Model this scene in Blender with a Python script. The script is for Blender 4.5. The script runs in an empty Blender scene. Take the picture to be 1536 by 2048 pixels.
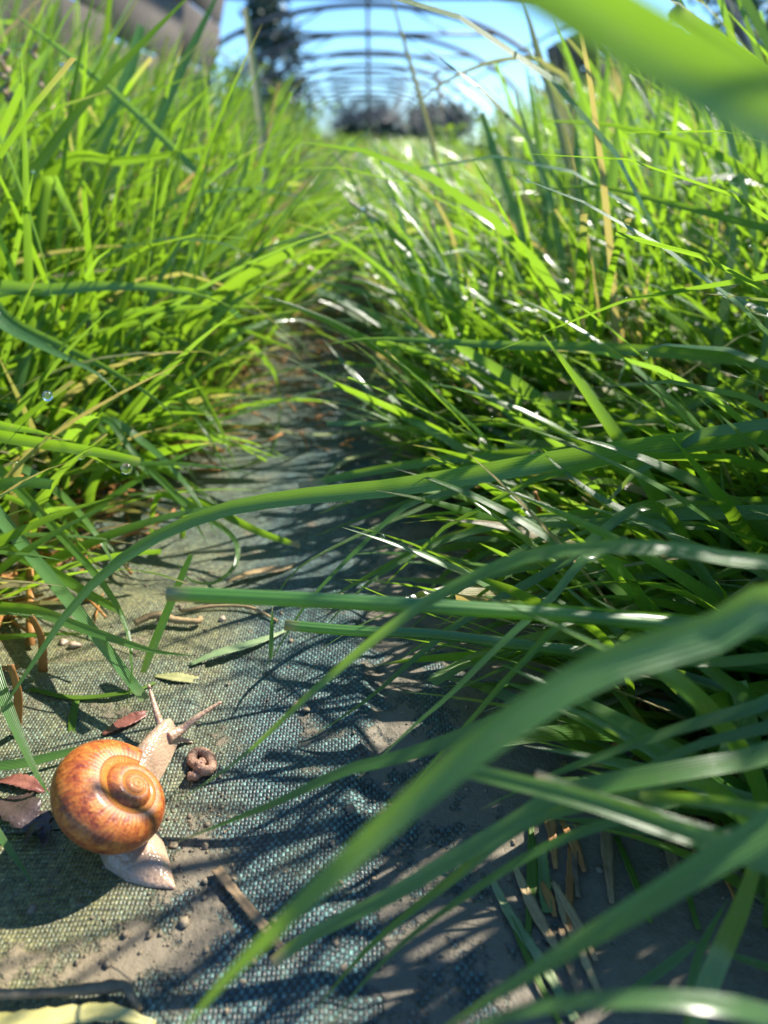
import bpy, math, random
import numpy as np
from mathutils import Vector, Matrix

random.seed(7); rng = np.random.default_rng(11)
S = bpy.context.scene
C = S.collection
R = math.radians

# ------------------------------------------------------------------ camera
F, CX, CY = 1480.0, 768.0, 1024.0           # focal length and centre in photograph pixels
CAMH = 0.17
PITCH, YAW = math.atan(739 / F), R(1.04)
cam_pos = np.array([0.0, 0.0, CAMH])
fwd = np.array([math.sin(YAW) * math.cos(PITCH), math.cos(YAW) * math.cos(PITCH), -math.sin(PITCH)])
rgt = np.array([math.cos(YAW), -math.sin(YAW), 0.0])
upv = np.cross(rgt, fwd)
cd = bpy.data.cameras.new('camera'); cam = bpy.data.objects.new('camera', cd); C.objects.link(cam)
cam.location = cam_pos
cam.rotation_euler = Matrix((rgt, upv, -fwd)).transposed().to_euler()
cd.sensor_fit = 'VERTICAL'; cd.sensor_height = 36; cd.sensor_width = 27
cd.lens = F / 2048 * 36
cd.clip_start = 0.004; cd.clip_end = 800
cd.dof.use_dof = True; cd.dof.focus_distance = 0.225; cd.dof.aperture_fstop = 10.0
S.camera = cam

# ------------------------------------------------------------------ light
SUN_EL, SUN_AZ = R(46.5), math.atan2(0.80, 0.55)       # azimuth from +Y towards +X
w = bpy.data.worlds.new('World'); S.world = w; w.use_nodes = True
nt = w.node_tree
sky = nt.nodes.new('ShaderNodeTexSky'); sky.sky_type = 'NISHITA'; sky.sun_disc = False
sky.sun_elevation = SUN_EL; sky.sun_rotation = SUN_AZ
sky.air_density = 0.9; sky.dust_density = 0.0; sky.ozone_density = 3.0
bg = nt.nodes['Background']; bg.inputs[1].default_value = 0.11
tint = nt.nodes.new('ShaderNodeMix'); tint.data_type = 'RGBA'; tint.blend_type = 'MULTIPLY'; tint.inputs[0].default_value = 1.0
tint.inputs[7].default_value = (.54, .77, 1.0, 1)                    # a deeper, drier blue all over
nt.links.new(sky.outputs[0], tint.inputs[6]); nt.links.new(tint.outputs[2], bg.inputs[0])
sl = bpy.data.lights.new('sun', 'SUN'); sl.energy = 5.0; sl.angle = R(0.6); sl.color = (1.0, 0.93, 0.82)
so = bpy.data.objects.new('sun', sl); C.objects.link(so)
sd = Vector((math.sin(SUN_AZ) * math.cos(SUN_EL), math.cos(SUN_AZ) * math.cos(SUN_EL), math.sin(SUN_EL)))
so.rotation_euler = sd.to_track_quat('Z', 'Y').to_euler(); so.location = (3, 3, 6)
S.view_settings.view_transform = 'Standard'; S.view_settings.look = 'None'
S.view_settings.exposure = 1.3; S.view_settings.gamma = 1.0
S.render.engine = 'CYCLES'

# ------------------------------------------------------------------ helpers
def P(px, py, d):
    return cam_pos + d * (fwd + rgt * (px - CX) / F + upv * (CY - py) / F)
def gd(py, z=0.0):                                   # depth of the ground at a row
    return (CAMH - z) / (math.sin(PITCH) + math.cos(PITCH) * (py - CY) / F)
def G(px, py, z=0.0):
    return P(px, py, gd(py, z))
def proj(v):
    q = v - cam_pos; dep = q @ fwd
    dd = np.where(np.abs(dep) < 1e-6, 1e-6, dep)
    return CX + F * (q @ rgt) / dd, CY - F * (q @ upv) / dd, dep
def nrm(v): return v / (np.linalg.norm(v, axis=-1, keepdims=True) + 1e-12)
def catmull(pts, n):
    p = np.asarray(pts, float)
    if len(p) == 2: return p[0] + (p[1] - p[0]) * np.linspace(0, 1, n)[:, None]
    q = np.vstack([2 * p[0] - p[1], p, 2 * p[-1] - p[-2]])
    seg = np.linalg.norm(np.diff(p, axis=0), axis=1); cum = np.concatenate([[0], np.cumsum(seg)])
    out = []
    for s in np.linspace(0, cum[-1], n):
        i = min(np.searchsorted(cum, s, 'right') - 1, len(p) - 2)
        t = (s - cum[i]) / max(seg[i], 1e-9)
        a, b, c, d = q[i], q[i + 1], q[i + 2], q[i + 3]
        out.append(.5 * (2 * b + (c - a) * t + (2 * a - 5 * b + 4 * c - d) * t * t + (3 * b - a - 3 * c + d) * t ** 3))
    return np.array(out)
def meshobj(name, verts, faces, mat, parent=None, uv=None, attrs=None, smooth=True, loc=None):
    v = np.asarray(verts, float)
    loc = np.zeros(3) if loc is None else np.asarray(loc, float)
    me = bpy.data.meshes.new(name)
    if len({len(q) for q in faces}) == 1:
        f = np.asarray(faces)
        k = f.shape[1]
        me.vertices.add(len(v)); me.vertices.foreach_set('co', (v - loc).astype(np.float32).ravel())
        me.loops.add(f.size); me.loops.foreach_set('vertex_index', f.astype(np.int32).ravel())
        me.polygons.add(len(f)); me.polygons.foreach_set('loop_start', np.arange(0, f.size, k, dtype=np.int32))
        me.update(calc_edges=True)
    else:
        me.from_pydata([tuple(x) for x in (v - loc)], [], faces)
    if uv is not None:
        li = np.empty(len(me.loops), np.int32); me.loops.foreach_get('vertex_index', li)
        l = me.uv_layers.new(name='UVMap'); l.data.foreach_set('uv', np.asarray(uv, np.float32)[li].ravel())
    if attrs:
        for k, a in attrs.items():
            at = me.attributes.new(k, 'FLOAT', 'POINT'); at.data.foreach_set('value', np.asarray(a, np.float32))
    if smooth: me.polygons.foreach_set('use_smooth', np.ones(len(me.polygons), bool))
    me.materials.append(mat); me.validate(); me.update()
    o = bpy.data.objects.new(name, me); C.objects.link(o); o.location = loc
    if parent is not None:
        o.parent = parent; o.location = loc - np.array(parent.location)
    return o
def tag(o, label=None, cat=None, group=None, kind=None):
    if label: o['label'] = label
    if cat: o['category'] = cat
    if group: o['group'] = group
    if kind: o['kind'] = kind
    return o
def empty(name, loc=(0, 0, 0)):
    o = bpy.data.objects.new(name, None); C.objects.link(o); o.location = loc; o.empty_display_size = .01
    return o
def tube(path, rad, n=10, cap=True):
    p = np.asarray(path, float); m = len(p)
    rad = np.broadcast_to(np.asarray(rad, float), (m,))
    t = nrm(np.gradient(p, axis=0))
    ref = np.array([0, 0, 1.]) if abs(t[0][2]) < .9 else np.array([1., 0, 0])
    a = nrm(np.cross(t[0], ref)); V = []
    for i in range(m):
        a = nrm(a - t[i] * (a @ t[i])); b = np.cross(t[i], a)
        th = np.arange(n) * 2 * np.pi / n
        V.append(p[i] + rad[i] * (np.cos(th)[:, None] * a + np.sin(th)[:, None] * b))
    V = np.concatenate(V); Fc = []
    for i in range(m - 1):
        for j in range(n):
            k = (j + 1) % n
            Fc.append((i * n + j, i * n + k, (i + 1) * n + k, (i + 1) * n + j))
    uv = np.stack([np.tile(np.arange(n) / n, m), np.repeat(np.linspace(0, 1, m), n)], 1)
    if cap:
        V = np.vstack([V, p[0], p[-1]]); uv = np.vstack([uv, [.5, 0], [.5, 1]]); c0, c1 = m * n, m * n + 1
        Fc = [tuple(x) for x in Fc]
        for j in range(n):
            k = (j + 1) % n
            Fc.append((c0, k, j)); Fc.append((c1, (m - 1) * n + j, (m - 1) * n + k))
    return V, Fc, uv
def boxmesh(sx, sy, sz):
    v = [(x * sx / 2, y * sy / 2, z * sz / 2) for x in (-1, 1) for y in (-1, 1) for z in (-1, 1)]
    f = [(0, 1, 3, 2), (4, 6, 7, 5), (0, 4, 5, 1), (2, 3, 7, 6), (0, 2, 6, 4), (1, 5, 7, 3)]
    return np.array(v), f
def nz(x, y, s=1.0, k=0):                            # cheap smooth noise for shapes
    x = np.asarray(x) / s; y = np.asarray(y) / s
    return (np.sin(x * 1.3 + 2.1 * y + k) + np.sin(2.3 * x - 1.1 * y + 1.7 * k + 1) + np.sin(.7 * x + 2.9 * y - k * .6 + 2)
            + .5 * np.sin(4.1 * x + 3.3 * y + k * 2.2)) / 3.5
def sstep(a, b, x):
    t = np.clip((x - a) / (b - a), 0, 1); return t * t * (3 - 2 * t)

# ------------------------------------------------------------------ materials
class M:
    def __init__(s, name):
        s.m = bpy.data.materials.new(name); s.m.use_nodes = True; s.t = s.m.node_tree
        s.b = s.t.nodes['Principled BSDF']; s.out = s.t.nodes['Material Output']
    def n(s, ty, **k):
        x = s.t.nodes.new('ShaderNode' + ty)
        for a, b in k.items(): setattr(x, a, b)
        return x
    def l(s, a, b): s.t.links.new(a, b)
    def val(s, x, sock):
        if isinstance(x, (int, float)): sock.default_value = x
        elif isinstance(x, (tuple, list)): sock.default_value = x if len(x) == len(sock.default_value) else tuple(x) + (1,)
        else: s.l(x, sock)
    def math(s, op, a, b=0.0, c=0.0, clamp=False):
        x = s.n('Math', operation=op); x.use_clamp = clamp
        s.val(a, x.inputs[0]); s.val(b, x.inputs[1]); s.val(c, x.inputs[2]); return x.outputs[0]
    def mix(s, f, a, b, bt='MIX'):
        x = s.n('Mix', data_type='RGBA', blend_type=bt); s.val(f, x.inputs[0]); s.val(a, x.inputs[6]); s.val(b, x.inputs[7]); return x.outputs[2]
    def noise(s, vec, scale, det=3, rough=.55):
        x = s.n('TexNoise'); x.inputs['Scale'].default_value = scale; x.inputs['Detail'].default_value = det
        x.inputs['Roughness'].default_value = rough
        if vec is not None: s.l(vec, x.inputs['Vector'])
        return x.outputs[0]
    def ramp(s, f, *st):
        x = s.n('ValToRGB'); e = x.color_ramp.elements
        while len(e) < len(st): e.new(.5)
        for i, (p, c) in enumerate(st): e[i].position = p; e[i].color = tuple(c) + (1,) if len(c) == 3 else c
        s.l(f, x.inputs[0]); return x.outputs[0]
    def attr(s, n): return s.n('Attribute', attribute_name=n).outputs['Fac']
    def bump(s, h, st, dist):
        x = s.n('Bump'); x.inputs['Strength'].default_value = st; x.inputs['Distance'].default_value = dist
        s.l(h, x.inputs['Height']); s.l(x.outputs[0], s.b.inputs['Normal']); return x.outputs[0]
    def set(s, **k):
        for a, v in k.items(): s.val(v, s.b.inputs[a.replace('_', ' ')])

def grass_material():
    m = M('grass')
    uv = m.n('UVMap').outputs[0]; sp = m.n('SeparateXYZ'); m.l(uv, sp.inputs[0]); u, v = sp.outputs[0], sp.outputs[1]
    rnd, dry, blu = m.attr('rnd'), m.attr('dry'), m.attr('blu')
    col = m.ramp(rnd, (0.0, (.022, .105, .008)), (.45, (.042, .165, .010)), (.8, (.075, .215, .012)), (1.0, (.14, .25, .02)))
    col = m.mix(blu, col, (.095, .235, .085))  # bluer green variation, with some skylight reflection put into its pale tone
    base = m.ramp(v, (0.0, (1, 1, 1)), (.22, (0, 0, 0)))
    col = m.mix(m.math('MULTIPLY', base, .55), col, (.22, .26, .06))
    tc = m.n('TexCoord').outputs['Object']
    n1 = m.noise(tc, 60, 3)
    col = m.mix(m.math('MULTIPLY', m.math('SUBTRACT', n1, .35, clamp=True), 1.0), col, (.085, .21, .018))
    rib = m.math('SINE', m.math('MULTIPLY', u, 2 * math.pi * 7))
    rib2 = m.math('ADD', m.math('MULTIPLY', rib, .5), .5)
    mid = m.math('SUBTRACT', 1.0, m.math('MULTIPLY', m.math('ABSOLUTE', m.math('SUBTRACT', u, .5)), 18), clamp=True)
    col = m.mix(m.math('ADD', m.math('MULTIPLY', rib2, .30), m.math('MULTIPLY', mid, .5), clamp=True), col, (.13, .27, .05))
    cs_ = m.n('CombineXYZ'); m.l(m.math('MULTIPLY', u, 26), cs_.inputs[0]); m.l(m.math('MULTIPLY', v, 5), cs_.inputs[1]); m.l(m.math('MULTIPLY', rnd, 50), cs_.inputs[2])
    lst = m.noise(cs_.outputs[0], 1.0, 3, .6)
    col = m.mix(m.math('MULTIPLY', m.math('SUBTRACT', lst, .42, clamp=True), 2.4, clamp=True), col, m.mix(.5, col, (.16, .31, .06)))
    spot = m.ramp(m.noise(tc, 420, 2), (.66, (0, 0, 0)), (.74, (1, 1, 1)))
    drycol = m.mix(m.noise(tc, 140, 3), (.40, .25, .09), (.74, .64, .42))
    dryf = m.math('MAXIMUM', dry, m.math('MULTIPLY', spot, m.math('MULTIPLY', rnd, .35)), clamp=True)
    col = m.mix(dryf, col, drycol)
    m.set(Base_Color=col, Roughness=.32, Specular_IOR_Level=.75)
    m.b.inputs['Coat Weight'].default_value = .9; m.b.inputs['Coat Roughness'].default_value = .24
    m.bump(m.math('ADD', m.math('MULTIPLY', rib, .5), m.math('MULTIPLY', n1, .5)), .6, .0003)
    tr = m.n('BsdfTranslucent')
    tcol = m.mix(.5, col, (.46, .75, .015), 'MIX'); tcol = m.mix(dryf, tcol, (.45, .30, .10))
    tcol = m.mix(m.math('MULTIPLY', rib2, .25), tcol, (.16, .34, .01))
    m.l(tcol, tr.inputs[0])
    mx = m.n('MixShader'); mx.inputs[0].default_value = .49
    m.l(m.b.outputs[0], mx.inputs[1]); m.l(tr.outputs[0], mx.inputs[2]); m.l(mx.outputs[0], m.out.inputs[0])
    return m.m
GRASS = grass_material()

def fabric_material(name, shift=0.0):
    m = M(name)
    tc = m.n('TexCoord').outputs['Object']; sp = m.n('SeparateXYZ')
    wob = m.n('Mapping'); m.l(tc, wob.inputs[0])
    nwob = m.n('TexNoise'); nwob.inputs['Scale'].default_value = 35; m.l(tc, nwob.inputs['Vector'])
    ad = m.n('VectorMath', operation='MULTIPLY_ADD'); m.l(nwob.outputs['Color'], ad.inputs[0]); ad.inputs[1].default_value = (.0016,) * 3; m.l(tc, ad.inputs[2])
    m.l(ad.outputs[0], sp.inputs[0])
    U = m.math('MULTIPLY', sp.outputs[0], 1 / .00105); V = m.math('MULTIPLY', sp.outputs[1], 1 / .0013)
    fu, fv = m.math('FRACT', U), m.math('FRACT', V)
    par = m.math('MODULO', m.math('ABSOLUTE', m.math('ADD', m.math('FLOOR', U), m.math('FLOOR', V))), 2.0)
    su = m.math('SINE', m.math('MULTIPLY', fu, math.pi)); sv = m.math('SINE', m.math('MULTIPLY', fv, math.pi))
    warp = m.math('MULTIPLY', m.math('POWER', su, .5), m.math('ADD', .35, m.math('MULTIPLY', sv, .65)))
    weft = m.math('MULTIPLY', m.math('POWER', sv, .5), m.math('ADD', .25, m.math('MULTIPLY', su, .5)))
    h = m.math('ADD', m.math('MULTIPLY', par, warp), m.math('MULTIPLY', m.math('SUBTRACT', 1.0, par), weft))
    cell = m.n('CombineXYZ'); m.l(m.math('FLOOR', U), cell.inputs[0]); m.l(m.math('FLOOR', V), cell.inputs[1])
    wn = m.n('TexWhiteNoise', noise_dimensions='2D'); m.l(cell.outputs[0], wn.inputs['Vector'])
    cw = m.mix(wn.outputs['Value'], (.03, .09, .10), (.12, .26, .26))
    cf = m.mix(wn.outputs['Value'], (.012, .026, .034), (.022, .048, .056))
    col = m.mix(par, cf, cw)
    gap = m.math('POWER', m.math('SUBTRACT', 1.0, h, clamp=True), 2.0)
    col = m.mix(m.math('MULTIPLY', gap, .8), col, (.008, .014, .016))
    # dirt, algae and mud
    sk = m.noise(tc, 620, 3, .8); skf = m.ramp(sk, (.36, (.35, .35, .35)), (.5, (.85, .85, .85)), (.66, (1.7, 1.6, 1.4)))
    sk2 = m.ramp(m.noise(tc, 150, 4, .7), (.35, (.5, .5, .5)), (.65, (1.3, 1.3, 1.25)))
    col = m.mix(1.0, m.mix(1.0, col, skf, 'MULTIPLY'), sk2, 'MULTIPLY')
    n1 = m.noise(tc, 75, 6, .68); n2 = m.noise(tc, 260, 4, .7); n3 = m.noise(tc, 14, 4)
    alg = m.attr('algae')
    af = m.math('MULTIPLY', m.math('ADD', alg, m.math('MULTIPLY', m.math('SUBTRACT', n1, .5), 1.9), clamp=True), m.math('ADD', .55, m.math('MULTIPLY', h, .45)), clamp=True)
    col = m.mix(m.math('MULTIPLY', af, .92), col, m.mix(1.0, m.mix(n2, (.085, .09, .024), (.31, .28, .115)), skf, 'MULTIPLY'))
    mud = m.attr('mud')
    mf = m.ramp(m.math('ADD', mud, m.math('ADD', m.math('MULTIPLY', m.math('SUBTRACT', n1, .5), 1.3), m.math('MULTIPLY', m.math('SUBTRACT', n2, .5), .35))), (.44, (0, 0, 0)), (.56, (1, 1, 1)))
    mcol = m.mix(alg, m.mix(n2, (.085, .070, .046), (.23, .19, .125)), m.mix(n2, (.10, .078, .045), (.32, .255, .15)))  # paler sand by the algae; sun and shade partly put into these tones
    mcol = m.mix(m.math('SUBTRACT', n3, .3, clamp=True), mcol, (.05, .055, .05))
    thin = m.math('MULTIPLY', m.math('SUBTRACT', m.math('MULTIPLY', n3, 1.6), .45, clamp=True), .55)
    col = m.mix(m.math('MULTIPLY', thin, mud), col, (.16, .15, .12))
    col = m.mix(mf, col, mcol)
    m.set(Base_Color=col)
    rg = m.mix(mf, (.42,) * 3, m.mix(n2, (.35,) * 3, (.9,) * 3)); m.l(rg, m.b.inputs['Roughness'])
    hm = m.math('ADD', .8, m.math('ADD', m.math('MULTIPLY', n2, 1.6), m.math('MULTIPLY', n1, 1.8)))
    inv = m.math('SUBTRACT', 1.0, mf)
    hh = m.math('ADD', m.math('MULTIPLY', h, inv), m.math('MULTIPLY', hm, mf))
    m.bump(m.math('ADD', hh, m.math('MULTIPLY', sk, .9)), .8, .0005)
    return m.m
FABRIC = fabric_material('woven_ground_fabric')

def soil_material():
    m = M('soil'); tc = m.n('TexCoord').outputs['Object']
    n = m.noise(tc, 9, 8, .65); n2 = m.noise(tc, 130, 4)
    col = m.ramp(n, (.3, (.035, .03, .018)), (.55, (.05, .07, .02)), (.75, (.09, .12, .03)))
    m.set(Base_Color=m.mix(m.math('MULTIPLY', n2, .4), col, (.13, .10, .06)), Roughness=.95)
    m.bump(n2, .8, .004); return m.m
SOIL = soil_material()

def simple(name, c1, c2, scale, rough=.6, bump=.0, bd=.001, stretch=None, trans=0, spec=.5):
    m = M(name); tc = m.n('TexCoord').outputs['Object']
    if stretch:
        mp = m.n('Mapping'); mp.inputs['Scale'].default_value = stretch; m.l(tc, mp.inputs[0]); tc = mp.outputs[0]
    n = m.noise(tc, scale, 5, .65)
    nn = m.ramp(n, (.3, (0, 0, 0)), (.7, (1, 1, 1)))
    col = m.mix(nn, c1, c2); m.set(Base_Color=col, Roughness=rough, Specular_IOR_Level=spec)
    if bump: m.bump(n, bump, bd)
    if trans:
        tr = m.n('BsdfTranslucent'); m.l(m.mix(.5, col, (.40, .62, .03)), tr.inputs[0]); mx = m.n('MixShader'); mx.inputs[0].default_value = trans
        m.l(m.b.outputs[0], mx.inputs[1]); m.l(tr.outputs[0], mx.inputs[2]); m.l(mx.outputs[0], m.out.inputs[0])
    return m.m
STEEL = simple('galvanised_steel', (.07, .075, .08), (.14, .14, .14), 8, .5); STEEL.node_tree.nodes['Principled BSDF'].inputs['Metallic'].default_value = .3
WOOD = simple('weathered_wood', (.06, .048, .04), (.14, .115, .10), 5, .85, .5, .004, (1, .12, 1))
BARK = simple('bark', (.05, .035, .025), (.12, .09, .06), 12, .9, .6, .02)
LEAF = simple('weed_leaf', (.07, .16, .015), (.15, .25, .03), 9, .5, trans=.45)
DARKLEAF = simple('tree_leaf', (.03, .065, .05), (.05, .10, .07), 2, .6)  # bluish distance haze is put into this leaf colour
PALELEAF = simple('pale_tree_leaf', (.05, .11, .05), (.09, .17, .08), 2, .6, trans=.2)
STRAW = simple('dry_straw', (.20, .12, .05), (.45, .33, .16), 90, .7, .4, .0004)
DKSTRAW = simple('dark_straw', (.085, .055, .03), (.27, .19, .10), 160, .75, .7, .0006)
RUST = simple('rusty_sheath', (.26, .10, .025), (.48, .23, .06), 110, .6, .4, .0004, trans=.15)
DEAD = simple('dead_leaf', (.020, .016, .016), (.075, .05, .045), 130, .35, .8, .0015)
REDDEAD = simple('red_dead_leaf', (.10, .025, .02), (.28, .11, .08), 150, .4, .8, .001)
CLOD = simple('mud_clod', (.09, .07, .05), (.30, .24, .15), 300, .8, .9, .0008)
CAST = simple('dropping', (.16, .08, .05), (.46, .27, .17), 420, .42, 1.0, .0011)
PEB = simple('pebble', (.28, .19, .13), (.55, .42, .32), 160, .5, .5, .0008)
def dew_material():
    m = M('dew'); m.set(Base_Color=(1, 1, 1), Roughness=.12, IOR=1.33, Transmission_Weight=1.0); return m.m
DEW = dew_material()

def shell_material():
    m = M('snail_shell')
    uv = m.n('UVMap').outputs[0]; sp = m.n('SeparateXYZ'); m.l(uv, sp.inputs[0]); th, v = sp.outputs[0], sp.outputs[1]   # turns, position across whorl
    cv = m.n('CombineXYZ'); m.l(m.math('MULTIPLY', th, 95), cv.inputs[0]); m.l(m.math('MULTIPLY', v, 13), cv.inputs[1])
    streak = m.noise(cv.outputs[0], 1.0, 5, .7)
    cv2 = m.n('CombineXYZ'); m.l(m.math('MULTIPLY', th, 330), cv2.inputs[0]); m.l(m.math('MULTIPLY', v, 60), cv2.inputs[1])
    fine = m.noise(cv2.outputs[0], 1.0, 4, .7)
    a = m.math('ADD', m.math('MULTIPLY', streak, .62), m.math('MULTIPLY', fine, .38))
    col = m.ramp(a, (.36, (.10, .014, .010)), (.44, (.25, .050, .012)), (.51, (.44, .125, .018)), (.58, (.54, .19, .032)), (.70, (.68, .36, .13)))
    # darker spiral bands and a clean amber zone towards the base
    def band(c, wd): return m.math('SUBTRACT', 1.0, m.math('DIVIDE', m.math('ABSOLUTE', m.math('SUBTRACT', v, c)), wd), clamp=True)
    bn = m.math('MULTIPLY', band(.315, .045), m.math('ADD', .35, m.math('MULTIPLY', streak, .9)), clamp=True)
    bn2 = m.math('MULTIPLY', band(.16, .09), m.math('MULTIPLY', m.math('SUBTRACT', fine, .35, clamp=True), 2.2), clamp=True)
    col = m.mix(m.math('MULTIPLY', m.math('MAXIMUM', bn, bn2), .8), col, (.13, .02, .018))
    base = m.ramp(v, (.325, (0, 0, 0)), (.35, (1, 1, 1)))
    col = m.mix(m.math('MULTIPLY', base, .9), col, m.mix(fine, (.40, .13, .015), (.52, .20, .025)))
    sut = m.ramp(v, (.0, (1, 1, 1)), (.06, (0, 0, 0)))
    col = m.mix(m.math('MULTIPLY', sut, .35), col, (.75, .50, .36))
    young = m.ramp(th, (0.0, (1, 1, 1)), (.55, (0, 0, 0)))        # UV u is scaled so the apex is 0
    col = m.mix(m.math('MULTIPLY', young, .75), col, (.62, .28, .11))
    m.set(Base_Color=col, Roughness=m.math('ADD', .2, m.math('MULTIPLY', fine, .4)), Specular_IOR_Level=.5)
    m.b.inputs['Subsurface Weight'].default_value = .22; m.b.inputs['Subsurface Radius'].default_value = (1, .35, .1); m.b.inputs['Subsurface Scale'].default_value = .002
    m.b.inputs['Coat Weight'].default_value = .15; m.b.inputs['Coat Roughness'].default_value = .2
    gl = m.math('SINE', m.math('ADD', m.math('MULTIPLY', th, 1300), m.math('MULTIPLY', streak, 8)))
    m.bump(m.math('ADD', m.math('MULTIPLY', gl, .35), m.math('ADD', fine, m.math('MULTIPLY', streak, 1.2))), .45, .0005)
    return m.m
def flesh_material():
    m = M('snail_skin'); tc = m.n('TexCoord').outputs['Object']
    vo = m.n('TexVoronoi'); vo.inputs['Scale'].default_value = 1050; m.l(tc, vo.inputs['Vector'])
    n = m.noise(tc, 200, 4)
    col = m.mix(n, (.34, .215, .135), (.48, .335, .225)); col = m.mix(m.math('MULTIPLY', vo.outputs['Distance'], .35), col, (.56, .43, .32))
    m.set(Base_Color=col, Roughness=.2, Specular_IOR_Level=.6)
    m.b.inputs['Subsurface Weight'].default_value = .65; m.b.inputs['Subsurface Radius'].default_value = (1, .55, .4); m.b.inputs['Subsurface Scale'].default_value = .0025
    m.bump(m.math('ADD', m.math('MULTIPLY', m.math('POWER', vo.outputs['Distance'], 2.0), -1.6), n), .32, .0005)
    return m.m
SHELL, FLESH = shell_material(), flesh_material()

# ------------------------------------------------------------------ ground
def Hf(x, y):
    x = np.asarray(x, float); y = np.asarray(y, float)
    fx = -.0095 + .004 * np.sin(y * 40)                                 # the rolled edge of the upper sheet
    fade = 1 - sstep(.22, .30, y)
    left = np.exp(-np.maximum(fx - x, 0) / .018)
    prof = np.where(x < fx, left, 1 - sstep(0, .010, x - fx))
    z = .0038 * prof * fade
    z = z + .0016 * nz(x, y, .05) + .0009 * nz(x, y, .017, 3)
    verge = sstep(.13, .30, np.abs(x + .03))
    return z + .012 * verge * (1 + .6 * nz(x, y, .08, 5))
xs = np.concatenate([np.linspace(-.62, -.32, 20)[:-1], np.linspace(-.32, -.03, 100)[:-1], np.linspace(-.03, .012, 84)[:-1], np.linspace(.012, .34, 100), np.linspace(.34, .62, 20)[1:]])
ys = np.concatenate([np.linspace(-.06, .32, 330)[:-1], np.linspace(.32, .62, 110), .62 + np.geomspace(.004, 11.4, 130)])
X, Y = np.meshgrid(xs, ys); Z = Hf(X, Y)
nx, ny = len(xs), len(ys)
idx = np.arange(nx * ny).reshape(ny, nx)
fc = np.stack([idx[:-1, :-1], idx[:-1, 1:], idx[1:, 1:], idx[1:, :-1]], -1).reshape(-1, 4)
vv = np.stack([X, Y, Z], -1).reshape(-1, 3)
px_, py_, dp_ = proj(vv)
mud = .30 + .26 * sstep(-.008, .004, vv[:, 0]) + .10 * nz(vv[:, 0], vv[:, 1], .03, 9)
mud += .34 * np.exp(-(((px_ - 400) / 70) ** 2 + ((py_ - 1760) / 140) ** 2)) * (dp_ > 0) + .34 * np.exp(-(((px_ - 190) / 200) ** 2 + ((py_ - 1930) / 70) ** 2)) * (dp_ > 0) + .22 * np.exp(-(((px_ - 90) / 130) ** 2 + ((py_ - 1380) / 80) ** 2)) * (dp_ > 0)
mud += .32 * sstep(.02, .09, vv[:, 0]) + .25 * sstep(.11, .2, -vv[:, 0] - .02) + .12 * sstep(.35, .7, vv[:, 1])
alg = .98 * (1 - sstep(-.075, -.03, vv[:, 0])) * (1 - .62 * sstep(.23, .34, vv[:, 1]))
fab = meshobj('path', vv, fc, FABRIC, attrs={'mud': mud, 'algae': alg}); tag(fab, kind='structure')
# a second piece of the fabric, lapped over the first on the snail's side
edge = catmull([G(412, 1338)[:2], G(404, 1400)[:2], G(388, 1480)[:2], G(375, 1550)[:2], G(250, 1640)[:2], G(-160, 1690)[:2]], 40)
top = catmull([G(412, 1338)[:2], G(250, 1325)[:2], G(40, 1340)[:2], G(-120, 1360)[:2], G(-260, 1500)[:2], G(-160, 1690)[:2]], 40)
ns = 40
tt = np.linspace(0, 1, ns)[None, :, None]
gp = edge[:, None, :] * (1 - tt) + top[:, None, :] * tt
gx, gy = gp[..., 0], gp[..., 1]
edist = np.minimum(1, tt[..., 0] * 12) * np.ones_like(gx)
gz = Hf(gx, gy) + .0006 + .0010 * sstep(0, 1, edist) * (1 + .4 * nz(gx, gy, .012))
gv = np.stack([gx, gy, gz], -1).reshape(-1, 3)
ii = np.arange(40 * ns).reshape(40, ns)
gf = np.stack([ii[:-1, :-1], ii[:-1, 1:], ii[1:, 1:], ii[1:, :-1]], -1).reshape(-1, 4)
pat = meshobj('fabric_patch', gv, gf, FABRIC, attrs={'mud': .30 + .15 * nz(gv[:, 0], gv[:, 1], .02), 'algae': np.full(len(gv), .62)})
sm = pat.modifiers.new('thick', 'SOLIDIFY'); sm.thickness = .0006; sm.offset = -1
tag(pat, 'lapped piece of green woven fabric stained with algae under the snail', 'fabric')
g = 220
meshobj('ground', [(-g, -g, -.006), (g, -g, -.006), (g, g, -.006), (-g, g, -.006)], [(0, 1, 2, 3)], SOIL, smooth=False)['kind'] = 'structure'

# ------------------------------------------------------------------ grass blades
def ribbon(cl, side, width, across=3, crease=.18):
    """cl (n,3) centre line, side (n,3) unit vectors, width (n,) -> verts, faces, uv"""
    n = len(cl); t = nrm(np.gradient(cl, axis=0)); nor = nrm(np.cross(side, t))
    a = np.linspace(-.5, .5, across)
    off = (np.abs(a) * 2) ** 1.3 * crease
    V = cl[:, None] + side[:, None] * (width[:, None] * a)[..., None] + nor[:, None] * (width[:, None] * off * .5)[..., None]
    ix = np.arange(n * across).reshape(n, across)
    f = np.stack([ix[:-1, :-1], ix[:-1, 1:], ix[1:, 1:], ix[1:, :-1]], -1).reshape(-1, 4)
    uv = np.stack(np.broadcast_arrays((a + .5)[None], np.linspace(0, 1, n)[:, None]), -1).reshape(-1, 2)
    return V.reshape(-1, 3), f, uv
def rot(v, ax, ang):
    return v * np.cos(ang)[:, None] + np.cross(ax, v) * np.sin(ang)[:, None] + ax * (np.sum(ax * v, 1) * (1 - np.cos(ang)))[:, None]
clear_poly = [(-50, 1500), (100, 1420), (300, 1270), (450, 1130), (580, 950), (640, 860), (700, 860), (740, 950), (640, 1080), (690, 1280), (820, 1500), (1100, 1700), (1300, 2100), (-50, 2100)]
soft_poly = [(570, 960), (650, 700), (680, 520), (710, 520), (725, 700), (770, 960)]
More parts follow.
